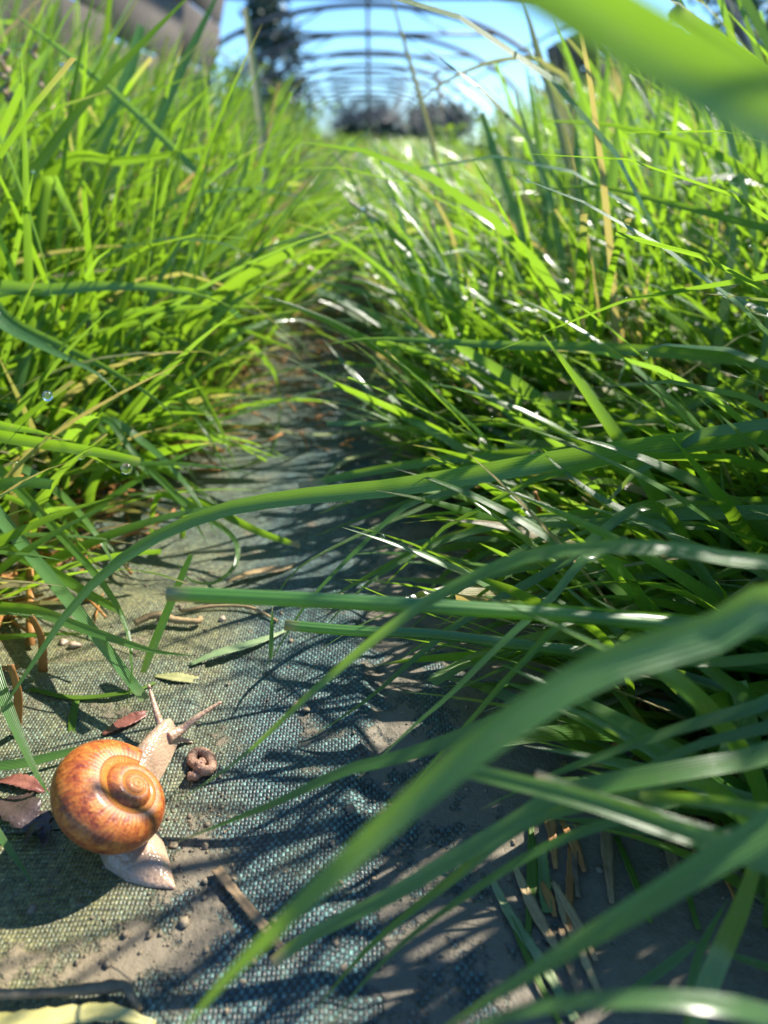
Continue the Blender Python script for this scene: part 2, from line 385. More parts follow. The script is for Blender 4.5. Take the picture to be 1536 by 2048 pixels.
def inpoly(x, y, poly):
    r = np.zeros(np.shape(x), bool); j = len(poly) - 1
    for i in range(len(poly)):
        xi, yi = poly[i]; xj, yj = poly[j]
        c = ((yi > y) != (yj > y)) & (x < (xj - xi) * (y - yi) / (yj - yi + 1e-9) + xi)
        r ^= c; j = i
    return r

CELL = 20; HD = np.zeros((2048 // CELL + 20, 1536 // CELL + 20))
def hero_mark(cl):
    x, y, d = proj(catmull(cl, 160))
    for a, b, c in zip(x, y, d):
        if c > .02 and -150 < a < 1690 and -150 < b < 2200:
            i, j = int(b // CELL) + 9, int(a // CELL) + 9
            if 0 <= i < HD.shape[0] and 0 <= j < HD.shape[1]: HD[i, j] = max(HD[i, j], c)
def hero(label, pts, wpx, tilt=0, rnd=.45, blu=0., dry=0., tip='point', root=True, twist=0, drytip=0, name='grass_shoot', group=None, across=5, crease=.22):
    W = np.array([P(*p) for p in pts])
    W[:, 2] = np.maximum(W[:, 2], Hf(W[:, 0], W[:, 1]) + .0015)
    if root and W[0, 2] > .012:
        o = W[0] - W[1]; o[2] = 0; o = nrm(o); z0 = W[0, 2]
        W = np.vstack([[W[0] + o * z0 * .55 * root - [0, 0, z0 + .004]], [W[0] + o * z0 * .40 * root - [0, 0, z0 * .45]], W])
    n = 34; cl = catmull(W, n); s = np.linspace(0, 1, n)
    t = nrm(np.gradient(cl, axis=0))
    side = nrm(np.cross(t, cam_pos - cl)); side = rot(side, t, np.full(n, R(tilt)) + R(twist) * s)
    dm = float(np.median([p[2] for p in pts])); wd = wpx * dm / F
    prof = np.minimum(1, .62 + 1.6 * s)
    prof = prof * ((1 - s ** 3.2) if tip == 'point' else (1 - .45 * s ** 3))
    V, f, uv = ribbon(cl, side, np.maximum(prof * wd, .00012), across, crease)
    dr = np.clip(dry + (uv[:, 1] > 1 - drytip) * .9 + .25 * (uv[:, 1] > .985), 0, 1)
    o = meshobj(name, V, f, GRASS, uv=uv, attrs={'rnd': np.full(len(V), rnd), 'dry': dr, 'blu': np.full(len(V), blu)}, loc=cl[0])
    hero_mark(cl); tag(o, label, 'grass', group); return o, cl
def stem(label, pts, wpx, blu=.3, rnd=.5, sheath=None, cutcol=True):
    W = np.array([P(*p) for p in pts]); z0 = W[0, 2]
    o = W[0] - W[1]; o[2] = 0; o = nrm(o)
    W = np.vstack([[W[0] + o * z0 * .55 - [0, 0, z0 + .004]], [W[0] + o * z0 * .40 - [0, 0, z0 * .45]], W])
    n = 40; cl = catmull(W, n); s = np.linspace(0, 1, n)
    rad = wpx * .5 * float(np.median([p[2] for p in pts])) / F * np.ones(n)
    if sheath is not None: rad = np.where(s < sheath, rad * 1.18, rad); rad = rad + .00012 * np.exp(-((s - sheath) / .012) ** 2)
    V, f, uv = tube(cl, rad, 14)
    o = meshobj('grass_culm', V, f, GRASS, uv=uv, attrs={'rnd': np.full(len(V), rnd), 'dry': np.where(uv[:, 1] > .985, .6, 0.), 'blu': np.full(len(V), blu)}, loc=cl[0])
    tag(o, label, 'grass stem'); return o

exec_heroes = []
def heroes():
    h = hero
    # --- from the right verge, low and close
    h('very broad soft-focus grass blade slanting down across the sky', [(2300, 760, .12), (1950, 480, .09), (1700, 318, .075), (1560, 238, .066), (1380, 135, .060), (1200, 32, .057), (1040, -68, .056), (900, -170, .057)], 176, 10, .62, tip='cut', root=.3)
    h('square-cut bright green blade beside the very broad soft-focus one', [(1640, 260, .15), (1540, 160, .145), (1440, 85, .14), (1345, 18, .14)], 46, 20, .6, tip='cut', root=.4)
    h('wide pale green blade arching low across the path to the fold', [(1640, 1215, .104), (1400, 1275, .098), (1180, 1345, .094), (960, 1490, .091), (760, 1660, .091), (580, 1830, .094), (440, 1970, .099), (350, 2080, .104)], 104, -18, .35, .55)
    h('dark green blade with a brown tip reaching the snail foot', [(1300, 1330, .150), (1100, 1400, .152), (900, 1482, .155), (780, 1520, .157), (690, 1542, .160), (560, 1602, .165), (440, 1650, .170), (335, 1692, .172)], 40, 25, .25, drytip=.03)
    h('arched pale blade with a brown withered stretch beside the snail', [(1640, 1165, .150), (1480, 1122, .145), (1300, 1095, .142), (1100, 1103, .142), (950, 1152, .143), (800, 1240, .147), (640, 1370, .155), (480, 1518, .163), (350, 1605, .168)], 33, 10, .35, .3)
    h('long blue-green blade bridging the whole path', [(1650, 860, .27), (1480, 872, .265), (1300, 893, .26), (1100, 922, .255), (950, 948, .252), (780, 975, .247), (620, 990, .242), (470, 1013, .237), (360, 1050, .232), (250, 1112, .227), (150, 1205, .222), (60, 1335, .216), (-30, 1470, .21)], 50, -15, .3, .75)
    h('bright cut-off blade lying just behind the long blue-green one', [(1330, 900, .325), (1180, 903, .32), (1000, 910, .318), (870, 922, .316), (700, 950, .314), (597, 974, .314)], 23, 0, .75, tip='cut', drytip=.05)
    h('smooth curved blade with pointed tip hanging over the far path', [(1640, 745, .33), (1536, 727, .33), (1400, 711, .33), (1200, 696, .33), (1000, 690, .33), (850, 681, .332), (730, 678, .335), (645, 691, .338)], 27, 10, .4, .25)
    h('thin kinked blade with upturned elbow above the fabric', [(1100, 900, .31), (1000, 945, .30), (850, 1012, .29), (700, 1078, .28), (605, 1130, .275), (560, 1180, .272), (545, 1218, .270)], 13, 0, .65)
    h('folded narrow blade ending in a cut tip near the seam', [(1150, 900, .30), (1000, 950, .29), (900, 985, .283), (810, 1015, .277), (720, 1095, .268), (620, 1200, .255), (560, 1290, .247), (508, 1368, .240)], 17, 35, .45, drytip=.02)
    h('straight tiny yellow-green blade standing up from the folded one', [(541, 1318, .243), (543, 1270, .243), (545, 1210, .245)], 9, 0, .8, root=False, drytip=.12)
    h('slim arching blade with dew passing under the round stem', [(1500, 1070, .26), (1300, 1047, .262), (1130, 1035, .262), (1000, 1050, .262), (880, 1085, .26), (760, 1150, .255), (690, 1210, .25), (620, 1290, .245)], 17, 15, .4, .2)
    h('thin lime blade crossing below the dewy arching one', [(1450, 1010, .25), (1200, 1055, .25), (1000, 1130, .248), (850, 1195, .243), (720, 1250, .238), (640, 1300, .233)], 12, 0, .85)
    h('dark drooping blade pointing at the worm-like dropping', [(1300, 1010, .235), (1120, 1130, .228), (960, 1220, .222), (850, 1300, .216), (740, 1395, .21), (612, 1482, .203)], 24, 20, .2, .1)
    h('striped blade drooping over the mud beside the fold', [(1200, 1110, .195), (1100, 1200, .19), (990, 1300, .185), (900, 1390, .182), (830, 1450, .18), (715, 1558, .175)], 24, 30, .5, .3)
    h('second striped blade close under the first over the mud', [(1150, 1240, .19), (1040, 1330, .186), (950, 1430, .183), (860, 1530, .18), (800, 1600, .178)], 20, -20, .35)
    h('cut blade with a browned blunt end above the fold', [(1640, 1505, .140), (1480, 1522, .138), (1350, 1543, .136), (1130, 1585, .136), (1040, 1640, .137), (900, 1722, .14), (780, 1792, .143), (620, 1872, .147), (545, 1925, .15)], 42, 10, .4, .15, tip='cut', drytip=.03)
    h('dark narrow blade sagging beneath the browned blunt one', [(1400, 1560, .150), (1250, 1590, .148), (1060, 1640, .147), (920, 1745, .149), (770, 1865, .151), (700, 1935, .152), (612, 2045, .152)], 34, -25, .2, .1)
    h('twin sagging blade running beside the dark narrow one', [(1420, 1600, .145), (1240, 1640, .142), (1080, 1700, .141), (920, 1800, .143), (790, 1900, .145), (690, 2010, .146), (650, 2070, .147)], 24, 20, .4)
    h('broad deep green blade sweeping over the bruised mud', [(1680, 1570, .112), (1540, 1655, .108), (1430, 1720, .106), (1300, 1800, .105), (1150, 1890, .106), (1000, 1985, .108), (860, 2075, .11)], 86, -10, .35, .1)
    h('broad blue-green blade arching lowest over the mud', [(1680, 2090, .098), (1540, 2035, .096), (1440, 2010, .095), (1300, 1998, .095), (1100, 2012, .096), (940, 2060, .098), (800, 2130, .10)], 58, 15, .3, .55)
    h('upright blade standing behind the broad deep green one', [(1385, 2090, .14), (1410, 1990, .14), (1445, 1900, .14), (1480, 1820, .138), (1510, 1730, .136), (1530, 1640, .135)], 42, 0, .5, root=False)
    h('narrow upright blade with a bent tip behind the mud', [(1375, 2090, .15), (1380, 2000, .15), (1395, 1920, .152), (1420, 1860, .154), (1455, 1800, .156)], 20, 0, .55, root=False)
    h('short sideways blade crossing the upright one by the litter', [(1640, 1960, .15), (1540, 1935, .152), (1430, 1900, .155), (1370, 1880, .157)], 24, 0, .4)
    h('grey-green curved blade lying on the bruised mud', [(1390, 1885, .165), (1330, 1935, .163), (1260, 1985, .161), (1200, 2030, .159)], 20, 0, .2, .6, root=False)
    h('wide sunlit cut blade with pale flat end', [(1680, 1780, .118), (1536, 1725, .118), (1330, 1652, .120), (1180, 1602, .122), (1000, 1556, .125), (885, 1530, .127)], 50, -5, .45, .3, tip='cut', drytip=.012)
    h('sunlit cut blade with reddish end above the wide one', [(1680, 1745, .122), (1536, 1702, .122), (1380, 1655, .124), (1200, 1598, .127), (1070, 1550, .13)], 40, 10, .45, .3, tip='cut', drytip=.03)
    h('blade with sunlit folded shoulder beside the two cut blades', [(1680, 1640, .125), (1536, 1622, .127), (1400, 1600, .128), (1280, 1592, .13)], 44, -25, .5, .2, tip='cut')
    h('long dark blade running above the sunlit cut blades', [(1680, 1330, .155), (1536, 1405, .153), (1380, 1450, .152), (1220, 1505, .152), (1080, 1560, .154), (960, 1620, .157)], 34, 0, .25, .2)
    h('dark blade parallel and below the long dark one', [(1680, 1420, .15), (1536, 1455, .15), (1400, 1490, .15), (1280, 1540, .151), (1130, 1600, .153)], 36, 15, .22, .2)
    h('wide blade with sun patches by the browned litter', [(1680, 1515, .14), (1536, 1520, .14), (1400, 1535, .14), (1240, 1545, .142), (1130, 1580, .145)], 44, -30, .42, .2)
    h('bright blade fork from the round stem node', [(1600, 1330, .175), (1420, 1325, .172), (1250, 1310, .168), (1120, 1255, .163), (980, 1198, .16)], 28, 20, .75, tip='point')
    h('bright straight blade sheathing the round stem', [(1640, 1262, .18), (1470, 1244, .176), (1300, 1230, .172), (1150, 1215, .168), (1000, 1200, .164)], 24, -30, .7)
    h('slanting fawn-tipped blade over the litter pile', [(1640, 1520, .19), (1540, 1430, .2), (1430, 1370, .21), (1300, 1330, .22), (1200, 1322, .225)], 22, 0, .4, drytip=.08)
    h('fresh blade with white pointed tip in the right grass', [(1640, 1020, .26), (1536, 1003, .262), (1430, 1000, .265), (1350, 975, .268), (1290, 964, .27)], 26, 0, .6, drytip=.05)
    h('striped forked blade leaning against the flow in right grass', [(1350, 1080, .235), (1270, 1035, .24), (1190, 990, .245), (1130, 945, .25), (1080, 900, .255)], 26, 30, .6, .35)
    h('dark green strap blade across the right grass', [(1700, 770, .33), (1536, 750, .34), (1400, 800, .345), (1250, 855, .35), (1100, 925, .35), (960, 990, .35), (850, 1050, .345)], 26, 0, .25, .35)
    h('glossy blade lying flat under the dark strap blade', [(1700, 1035, .24), (1536, 1025, .245), (1350, 1030, .25), (1200, 1045, .255), (1050, 1050, .26), (965, 1048, .262)], 34, 15, .3, .1)
    h('kinked yellow blade with elbow in the right grass', [(1290, 880, .37), (1200, 862, .37), (1136, 858, .37), (1138, 810, .375), (1150, 770, .38)], 16, 0, .95)
    h('white-shining straight blade behind the kinked yellow one', [(1000, 900, .4), (1060, 840, .41), (1130, 790, .42), (1200, 740, .43), (1260, 710, .44)], 18, 40, .4, .5, root=False)
    # --- upper right
    h('level bright blade crossing the tall uprights', [(1650, 430, .40), (1536, 368, .40), (1400, 293, .40), (1230, 252, .40), (1120, 243, .40), (1030, 240, .40)], 19, 0, .65)
    h('arched dark blade below the level bright one', [(1660, 480, .36), (1536, 458, .36), (1360, 412, .36), (1200, 374, .36), (1110, 380, .36), (1035, 392, .36)], 20, 20, .35, .1)
    h('curved folded blade with a brown hooked tip', [(1545, 720, .38), (1530, 630, .38), (1500, 560, .38), (1440, 490, .38), (1350, 428, .38)], 15, 40, .5, drytip=.06)
    h('broad yellow-lit blade with shadow bars in the right grass', [(1620, 690, .48), (1510, 605, .48), (1380, 505, .48), (1270, 420, .48)], 40, 10, .98)
    h('stiff blade with a cut white-edged end against the grass', [(1100, 700, .5), (1060, 520, .5), (1000, 340, .5), (962, 226, .5)], 22, 25, .7, tip='cut', root=False)
    h('pointed pale-edged blade beside the cut white-edged one', [(1140, 620, .5), (1100, 400, .5), (1060, 290, .5), (1026, 172, .5)], 18, 30, .4, .5, root=False)
    h('tall yellow-green blade bending before the sky', [(1110, 560, .55), (1085, 350, .55), (1070, 230, .55), (1050, 118, .55)], 18, 0, .85, root=False, drytip=.02)
    h('tall straw-pale stalk blade rising before the tunnel sky', [(1160, 420, .58), (1110, 210, .58), (1080, 120, .58), (1042, -20, .58)], 22, 15, .4, .3, dry=.55, root=False)
    h('bleached drooping blade in front of the tunnel sky', [(1150, 320, .6), (1125, 240, .6), (1100, 170, .6), (1070, 110, .6)], 26, 20, .4, dry=.75, root=False)
    h('thin arched straw blade drawn across the tunnel hoops', [(1145, 320, .5), (1140, 175, .5), (1100, 135, .5), (1060, 117, .5), (980, 125, .5), (880, 170, .5), (805, 236, .5)], 9, 0, .4, dry=.6, root=False)
    h('slender pale stalk crossing the blue sky', [(890, 420, .7), (868, 300, .7), (830, 160, .7), (790, 20, .7), (775, -40, .7)], 10, 0, .4, dry=.7, root=False)
    for q, (a, b, c, lab) in enumerate([((1195, 420), (1180, 250), (1105, 20), 'tall bright blade leaning towards the tunnel sky'), ((1200, 420), (1205, 250), (1222, 70), 'tall bright blade rising straight behind the leaning one'),
                                       ((1215, 440), (1235, 280), (1262, 110), 'tall bright blade leaning away from the tunnel'), ((1325, 460), (1310, 330), (1322, 170), 'grey-green upright blade under the soft-focus one'),
                                       ((1385, 560), (1392, 380), (1400, 230), 'lone slim upright blade before the dark boards'), ((1170, 480), (1150, 300), (1140, 150), 'yellow upright blade between taller bright ones')]):
        h(lab, [(*a, .52), (*b, .51), (*c, .50)], 17 + 2 * (q % 3), 10 * q - 20, .8 if q != 3 else .3, .6 if q == 3 else 0, root=False)
    # --- left verge
    h('narrow white-shining blade with yellow tip on the left verge', [(-60, 150, .35), (5, 285, .35), (50, 400, .35), (85, 510, .35), (103, 590, .35), (110, 645, .35)], 16, 45, .35, .6, root=.4)
    h('pale silvery blade slanting down towards the snail', [(-90, 920, .30), (0, 1035, .285), (70, 1120, .272), (145, 1212, .26), (230, 1322, .247), (290, 1400, .236)], 31, -15, .3, .85, tip='cut')
    h('long fresh blade curving down beside the silvery one', [(-80, 860, .31), (0, 940, .295), (110, 1058, .275), (200, 1160, .262), (250, 1245, .252), (264, 1335, .243), (250, 1430, .236)], 24, 10, .75)
    h('yellow-green blade ending against the long fresh one', [(-90, 1045, .295), (0, 1092, .283), (100, 1142, .272), (180, 1190, .265), (240, 1222, .26)], 26, 0, .8, tip='cut')
    h('pale flat blade lying behind the feelers', [(-80, 1215, .262), (0, 1216, .258), (80, 1225, .254), (170, 1258, .25), (300, 1300, .245), (390, 1312, .243)], 26, 0, .4, .5)
    h('cut blade with a water drop hanging from its end', [(-110, 850, .29), (0, 872, .28), (120, 892, .272), (200, 905, .267), (281, 923, .264)], 30, 15, .7, tip='cut')
    h('sturdy blade touching the shell from the frame of litter', [(-40, 1250, .236), (0, 1375, .225), (42, 1480, .216), (80, 1560, .209), (104, 1596, .205)], 33, 0, .45, .2)
    h('small hanging blade in the shadow of the shell', [(-60, 1590, .200), (0, 1672, .194), (40, 1730, .19), (72, 1778, .187)], 20, 0, .4, .3)
    h('short upright notched blade near the seam', [(285, 1345, .252), (310, 1280, .254), (345, 1195, .257), (382, 1108, .26)], 20, 30, .8, tip='cut', root=False)
    h('blade pressed flat to the fabric above the shell', [(-60, 1535, .218), (40, 1527, .221), (140, 1503, .226), (235, 1480, .23)], 19, 0, .5, .4, root=False)
    h('curled thin blade looping on the fabric past the silvery one', [(330, 990, .34), (430, 1045, .33), (472, 1085, .322), (470, 1130, .312), (430, 1165, .303), (380, 1160, .303), (350, 1120, .312)], 13, 0, .5)
    h('cut blade with a pale wet end pointing across the path', [(390, 1000, .34), (470, 1040, .33), (530, 1068, .323), (600, 1092, .318)], 19, 20, .5, tip='cut', drytip=.04)
    h('ribbon-like twisted blade dangling over the far path', [(490, 690, .50), (545, 735, .50), (562, 800, .49), (555, 880, .47), (545, 940, .452), (510, 975, .44), (450, 1000, .43)], 24, 0, .3, .75, twist=160)
    h('second dangling twisted blade beside the ribbon-like one', [(470, 660, .5), (498, 730, .5), (505, 790, .49), (497, 850, .48)], 18, 20, .3, .75, twist=80)
    h('dark blade slanting from left verge over the far path', [(60, 560, .42), (180, 600, .42), (300, 655, .42), (400, 700, .42), (500, 745, .42)], 18, 0, .15)
    h('level pointed blade reaching out from the left verge', [(60, 650, .40), (200, 630, .40), (320, 618, .40), (450, 613, .40), (558, 614, .40)], 20, 20, .5, .45)
    h('broad blue-green blade fanned above the level pointed one', [(-60, 590, .36), (80, 580, .36), (200, 572, .365), (300, 575, .37), (400, 590, .37), (470, 620, .375)], 30, 0, .3, .8)
    h('long lime blade drooping to a point in the path', [(100, 560, .45), (250, 590, .45), (400, 630, .45), (500, 665, .45), (590, 700, .45), (640, 715, .45)], 18, 15, .8)
    h('dark green diagonal blade rising to the boards', [(-40, 480, .40), (60, 350, .40), (170, 205, .40), (290, 80, .40), (400, -30, .40)], 20, 20, .15, root=False)
    h('pale stiff stem slanting across the upper left grass', [(420, 370, .45), (330, 280, .45), (200, 160, .45), (90, 75, .45), (5, 10, .45)], 15, 0, .3, .8, root=False)
    h('pale hollow stalk standing before the boards', [(530, 400, .7), (522, 250, .7), (505, 120, .7), (490, 15, .7)], 20, 10, .35, .5, dry=.5, root=False, tip='cut')
    h('thick upright cut blade in the upper left grass', [(190, 330, .5), (230, 220, .5), (262, 130, .5), (282, 50, .5)], 26, 10, .8, root=False, tip='cut')
    h('tall dark blade crossing in front of the boards', [(280, 330, .5), (330, 210, .5), (390, 80, .5), (450, -40, .5)], 20, 15, .2, root=False)
    h('wide shaded blade lying across the left verge', [(120, 330, .45), (240, 322, .45), (360, 305, .45), (470, 280, .45)], 32, 30, .12, tip='point')
    h('broad pale grey blade catching the sun on the left verge', [(95, 360, .42), (130, 400, .42), (165, 470, .42), (215, 540, .42)], 34, 40, .3, .9, root=.5)
    h('folded bright blade low on the left verge', [(-80, 560, .33), (20, 640, .33), (120, 690, .33), (210, 735, .33), (300, 790, .33), (370, 850, .33)], 26, 0, .7, .2)
    h('dusty blue-green blade low on the left verge', [(-80, 620, .31), (30, 665, .31), (110, 705, .31), (190, 745, .31), (240, 790, .31)], 34, -20, .3, .85)
    h('stout bright blade in front of the drop-bearing one', [(-90, 830, .28), (0, 850, .272), (70, 862, .268), (130, 880, .264)], 36, 20, .8)
    h('blade draped from the drop-bearing one to the fabric', [(200, 830, .34), (280, 920, .33), (350, 985, .322), (420, 1030, .316), (455, 1070, .312)], 16, 0, .5)
    stem('thick round grass stem lying level across the path', [(1640, 1285, .180), (1480, 1262, .176), (1320, 1246, .172), (1000, 1221, .167), (680, 1203, .165), (335, 1187, .165)], 30, .45, .55, .55)
    stem('thinner round stem with a browned end below the thick one', [(1560, 1345, .215), (1340, 1322, .212), (1150, 1302, .208), (1010, 1286, .206), (860, 1268, .204), (700, 1261, .203), (570, 1250, .203)], 21, .35, .35, .7)
heroes()
def traced_tussock(label, base, specs):
    e = empty('grass_tussock', base); tag(e, label, 'grass')
    for pts, wpx, rnd, blu, tilt in specs:
        o, cl = hero(None, pts, wpx, tilt, rnd, blu, name='blade', across=4)
        del o['category']; o.parent = e; o.location = Vector(o.location) - Vector(base)
hr = np.random.default_rng(5); sp = []
for k in range(20):                                   # broad blades lodged over the path, tips towards the snail
    tx, ty = hr.uniform(620, 1050), hr.uniform(960, 1420); run = hr.uniform(480, 760); rise = hr.uniform(.18, .48); d0 = gd(ty) * hr.uniform(.86, .93); dr = d0 * hr.uniform(1.0, 1.08)
    sp.append(([(tx + run, ty - run * rise * .82, dr), (tx + run * .7, ty - run * rise * .80, dr), (tx + run * .4, ty - run * rise * .60, (d0 + dr) / 2), (tx + run * .15, ty - run * rise * .25, d0), (tx, ty, d0)], hr.uniform(15, 28), hr.uniform(.3, .85), hr.uniform(0, .45), hr.uniform(-30, 30)))
traced_tussock('wide fan of broad blades lodged over the path below the long blue-green one', tuple(G(1560, 1120)), sp)
sp = []
for k in range(15):                                   # blades drooping from the left verge onto the fabric
    tx, ty = hr.uniform(180, 500), hr.uniform(900, 1170); run = hr.uniform(150, 330); drop_ = hr.uniform(130, 300); d0 = gd(ty) * hr.uniform(.90, .975); dr = d0 * hr.uniform(1.02, 1.12)
    sp.append(([(tx - run, ty - drop_, dr), (tx - run * .6, ty - drop_ * .78, dr), (tx - run * .25, ty - drop_ * .42, d0), (tx, ty, d0)], hr.uniform(13, 24), hr.uniform(.3, .9), hr.uniform(0, .6), hr.uniform(-30, 30)))
traced_tussock('spray of blades drooping onto the sunny fabric behind the silvery blade', tuple(G(120, 1000)), sp)

# ------------------------------------------------------------------ grass by the thousand
def blades(n, root, az, L, th0, bend, wid, seg=7, across=2, crease=.2, rnd=None, dry=None, blu=None):
    s = np.linspace(0, 1, seg + 1)
    th = th0[:, None] + bend[:, None] * s[None] ** 1.4
    th = np.minimum(th, R(150))
    dz = np.cos(th); dh = np.sin(th)
    azs = az[:, None] + (rng.normal(0, .25, n)[:, None]) * s[None]
    d = np.stack([dh * np.cos(azs), dh * np.sin(azs), dz], -1)
    step = (L / seg)[:, None, None]
    cl = np.concatenate([np.zeros((n, 1, 3)), np.cumsum((d[:, :-1] + d[:, 1:]) * .5 * step, 1)], 1) + root[:, None]
    floor = Hf(cl[..., 0], cl[..., 1]) + .001 + .003 * s[None]
    low = (cl[..., 2] < floor) & (s[None] > 0)
    cl[..., 2] = np.where(low, floor, cl[..., 2])
    side = np.stack([-np.sin(azs), np.cos(azs), np.zeros_like(azs)], -1)
    tw = rng.normal(0, .5, n)[:, None] + rng.normal(0, .6, n)[:, None] * s[None]
    t = nrm(np.gradient(cl, axis=1)); b = np.cross(t, side)
    side = side * np.cos(tw)[..., None] + b * np.sin(tw)[..., None]
    cut = rng.random(n) < .12
    pr = np.minimum(1, .55 + 1.8 * s)[None] * np.where(cut[:, None], 1 - .4 * s[None] ** 3, 1 - s[None] ** 2.6)
    W = np.maximum(pr * wid[:, None], .0001)
    a = np.linspace(-.5, .5, across); nor = np.cross(side, t)
    off = np.abs(a) * 2 * crease * .5
    V = cl[:, :, None] + side[:, :, None] * (W[..., None] * a)[..., None] + nor[:, :, None] * (W[..., None] * off)[..., None]
    return cl, V, s, a
def path_left(y): return np.interp(y, [0, .2, .33, .5, .9, 1.3, 2.2, 5], [-.20, -.185, -.15, -.118, -.105, -.105, -.11, -.13]) + .012 * np.sin(y * 31)
def path_right(y): return np.interp(y, [0, .15, .24, .35, .55, .9, 1.3, 2.2, 5], [.12, .105, .085, .058, .045, .03, .02, .015, .06]) + .010 * np.sin(y * 27 + 1)
def sample_roots(n, y0, y1, side, span, p=1.0):
    y = y0 + (y1 - y0) * rng.random(n) ** p
    e = span * rng.random(n) ** 1.25
    tuft = .012 * nz(np.arange(n) * 1.0, y * 50)
    x = np.where(side < 0, path_left(y) - e, path_right(y) + e) + tuft
    return np.stack([x, y, Hf(x, y) - .003], -1)
def zone(side, n, y0, y1, span, Lr, wr, seg, across, p=1.0, lodge=0., up=.35):
    r = sample_roots(n, y0, y1, side, span, p)
    toward = 0.0 if side < 0 else math.pi
    az = toward + rng.normal(0, .95, n)
    if Lr[0] in (.24, .38): r[:, 0] += .10
    near = np.abs(r[:, 0] - np.where(side < 0, path_left(r[:, 1]), path_right(r[:, 1])))
    L = rng.uniform(*Lr, n) * rng.uniform(.65, 1.1, n)
    if side < 0: L = L * 1.25
    L = L * np.clip(.62 + near * (1.1 if y0 < 2 else .45), 0, 1.12 if side > 0 else 1.3)
    th0 = np.abs(rng.normal(0, .22, n)) + up * rng.random(n)
    bend = rng.gamma(2.0, .45, n)
    lod = rng.random(n) < lodge
    th0 = np.where(lod, rng.uniform(.6, 1.2, n), th0); bend = np.where(lod, rng.uniform(.2, .9, n), bend)
    if Lr[0] == .12: L = np.where(lod, L, L * (.6 if side > 0 else .75))
    az = np.where(lod, toward + rng.normal(.12 if side > 0 else -.35, .38, n), az)
    wid = rng.uniform(*wr, n)
    cl, V, s, a = blades(n, r, az, L, th0, bend, wid, seg, across)
    rnd = np.clip(rng.normal(.5, .32, n), 0, 1); blu = np.clip(rng.normal(.05, .42, n), 0, .95)
    dry = np.where(rng.random(n) < .085, rng.uniform(.4, 1, n), 0.)
    if Lr[0] in (.06, .08): dry = rng.uniform(.55, 1, n); rnd = rnd * .5
    x, y, d = proj(cl.reshape(-1, 3)); x = x.reshape(n, -1); y = y.reshape(n, -1); d = d.reshape(n, -1)
    inframe = (d > 0) & (x > -200) & (x < 1740) & (y > -150) & (y < 2200)
    bad = ((d < (.178 if (side > 0 and Lr[0] == .12) else .215)) & (d > -.08) & inframe).any(1) | ((d < .05) & (d > -.05)).any(1)
    inc = (inpoly(x, y, clear_poly) & (d > 0))
    bad |= inc.sum(1) >= 1
    bad |= (inpoly(x, y, soft_poly) & (d > 0)).any(1) & (rng.random(n) < .72)
    hi = (d > .5) & (y < 250 + .25 * np.abs(x - 740)) & (np.abs(x - 745) < 110 + 130 * (x > 745)) ; bad |= hi.any(1) & (rng.random(n) < .93)
    ii = np.clip((y // CELL).astype(int) + 9, 0, HD.shape[0] - 1); jj = np.clip((x // CELL).astype(int) + 9, 0, HD.shape[1] - 1)
    bad |= ((d > 0) & (d < HD[ii, jj] - .004) & inframe).any(1) & (rng.random(n) < (.45 if (side > 0 and Lr[0] == .12) else .75))
    # only what can be seen, with a margin for a step to the side
    vis = ((d > 0) & (x > -700) & (x < 2240) & (y < 2500)).any(1)
    keep = vis & ~bad
    return cl[keep], V[keep], s, a, rnd[keep], blu[keep], dry[keep], x[keep], y[keep], d[keep]
def flat(V, s, a, rnd, blu, dry):
    n, ms, ma = V.shape[:3]
    ix = np.arange(n * ms * ma).reshape(n, ms, ma)
    f = np.stack([ix[:, :-1, :-1], ix[:, :-1, 1:], ix[:, 1:, 1:], ix[:, 1:, :-1]], -1).reshape(-1, 4)
    uv = np.stack(np.broadcast_arrays((a + .5)[None, None], s[None, :, None], np.zeros((n, 1, 1)))[:2], -1).reshape(-1, 2)
    rep = ms * ma
    dr = np.clip(np.repeat(dry, rep) + np.where((uv[:, 1] > .93) & (np.repeat(rng.random(n), rep) < .3), .8, 0), 0, 1)
    return V.reshape(-1, 3), f, uv, {'rnd': np.repeat(rnd, rep), 'dry': dr, 'blu': np.repeat(blu, rep)}
CLS = []
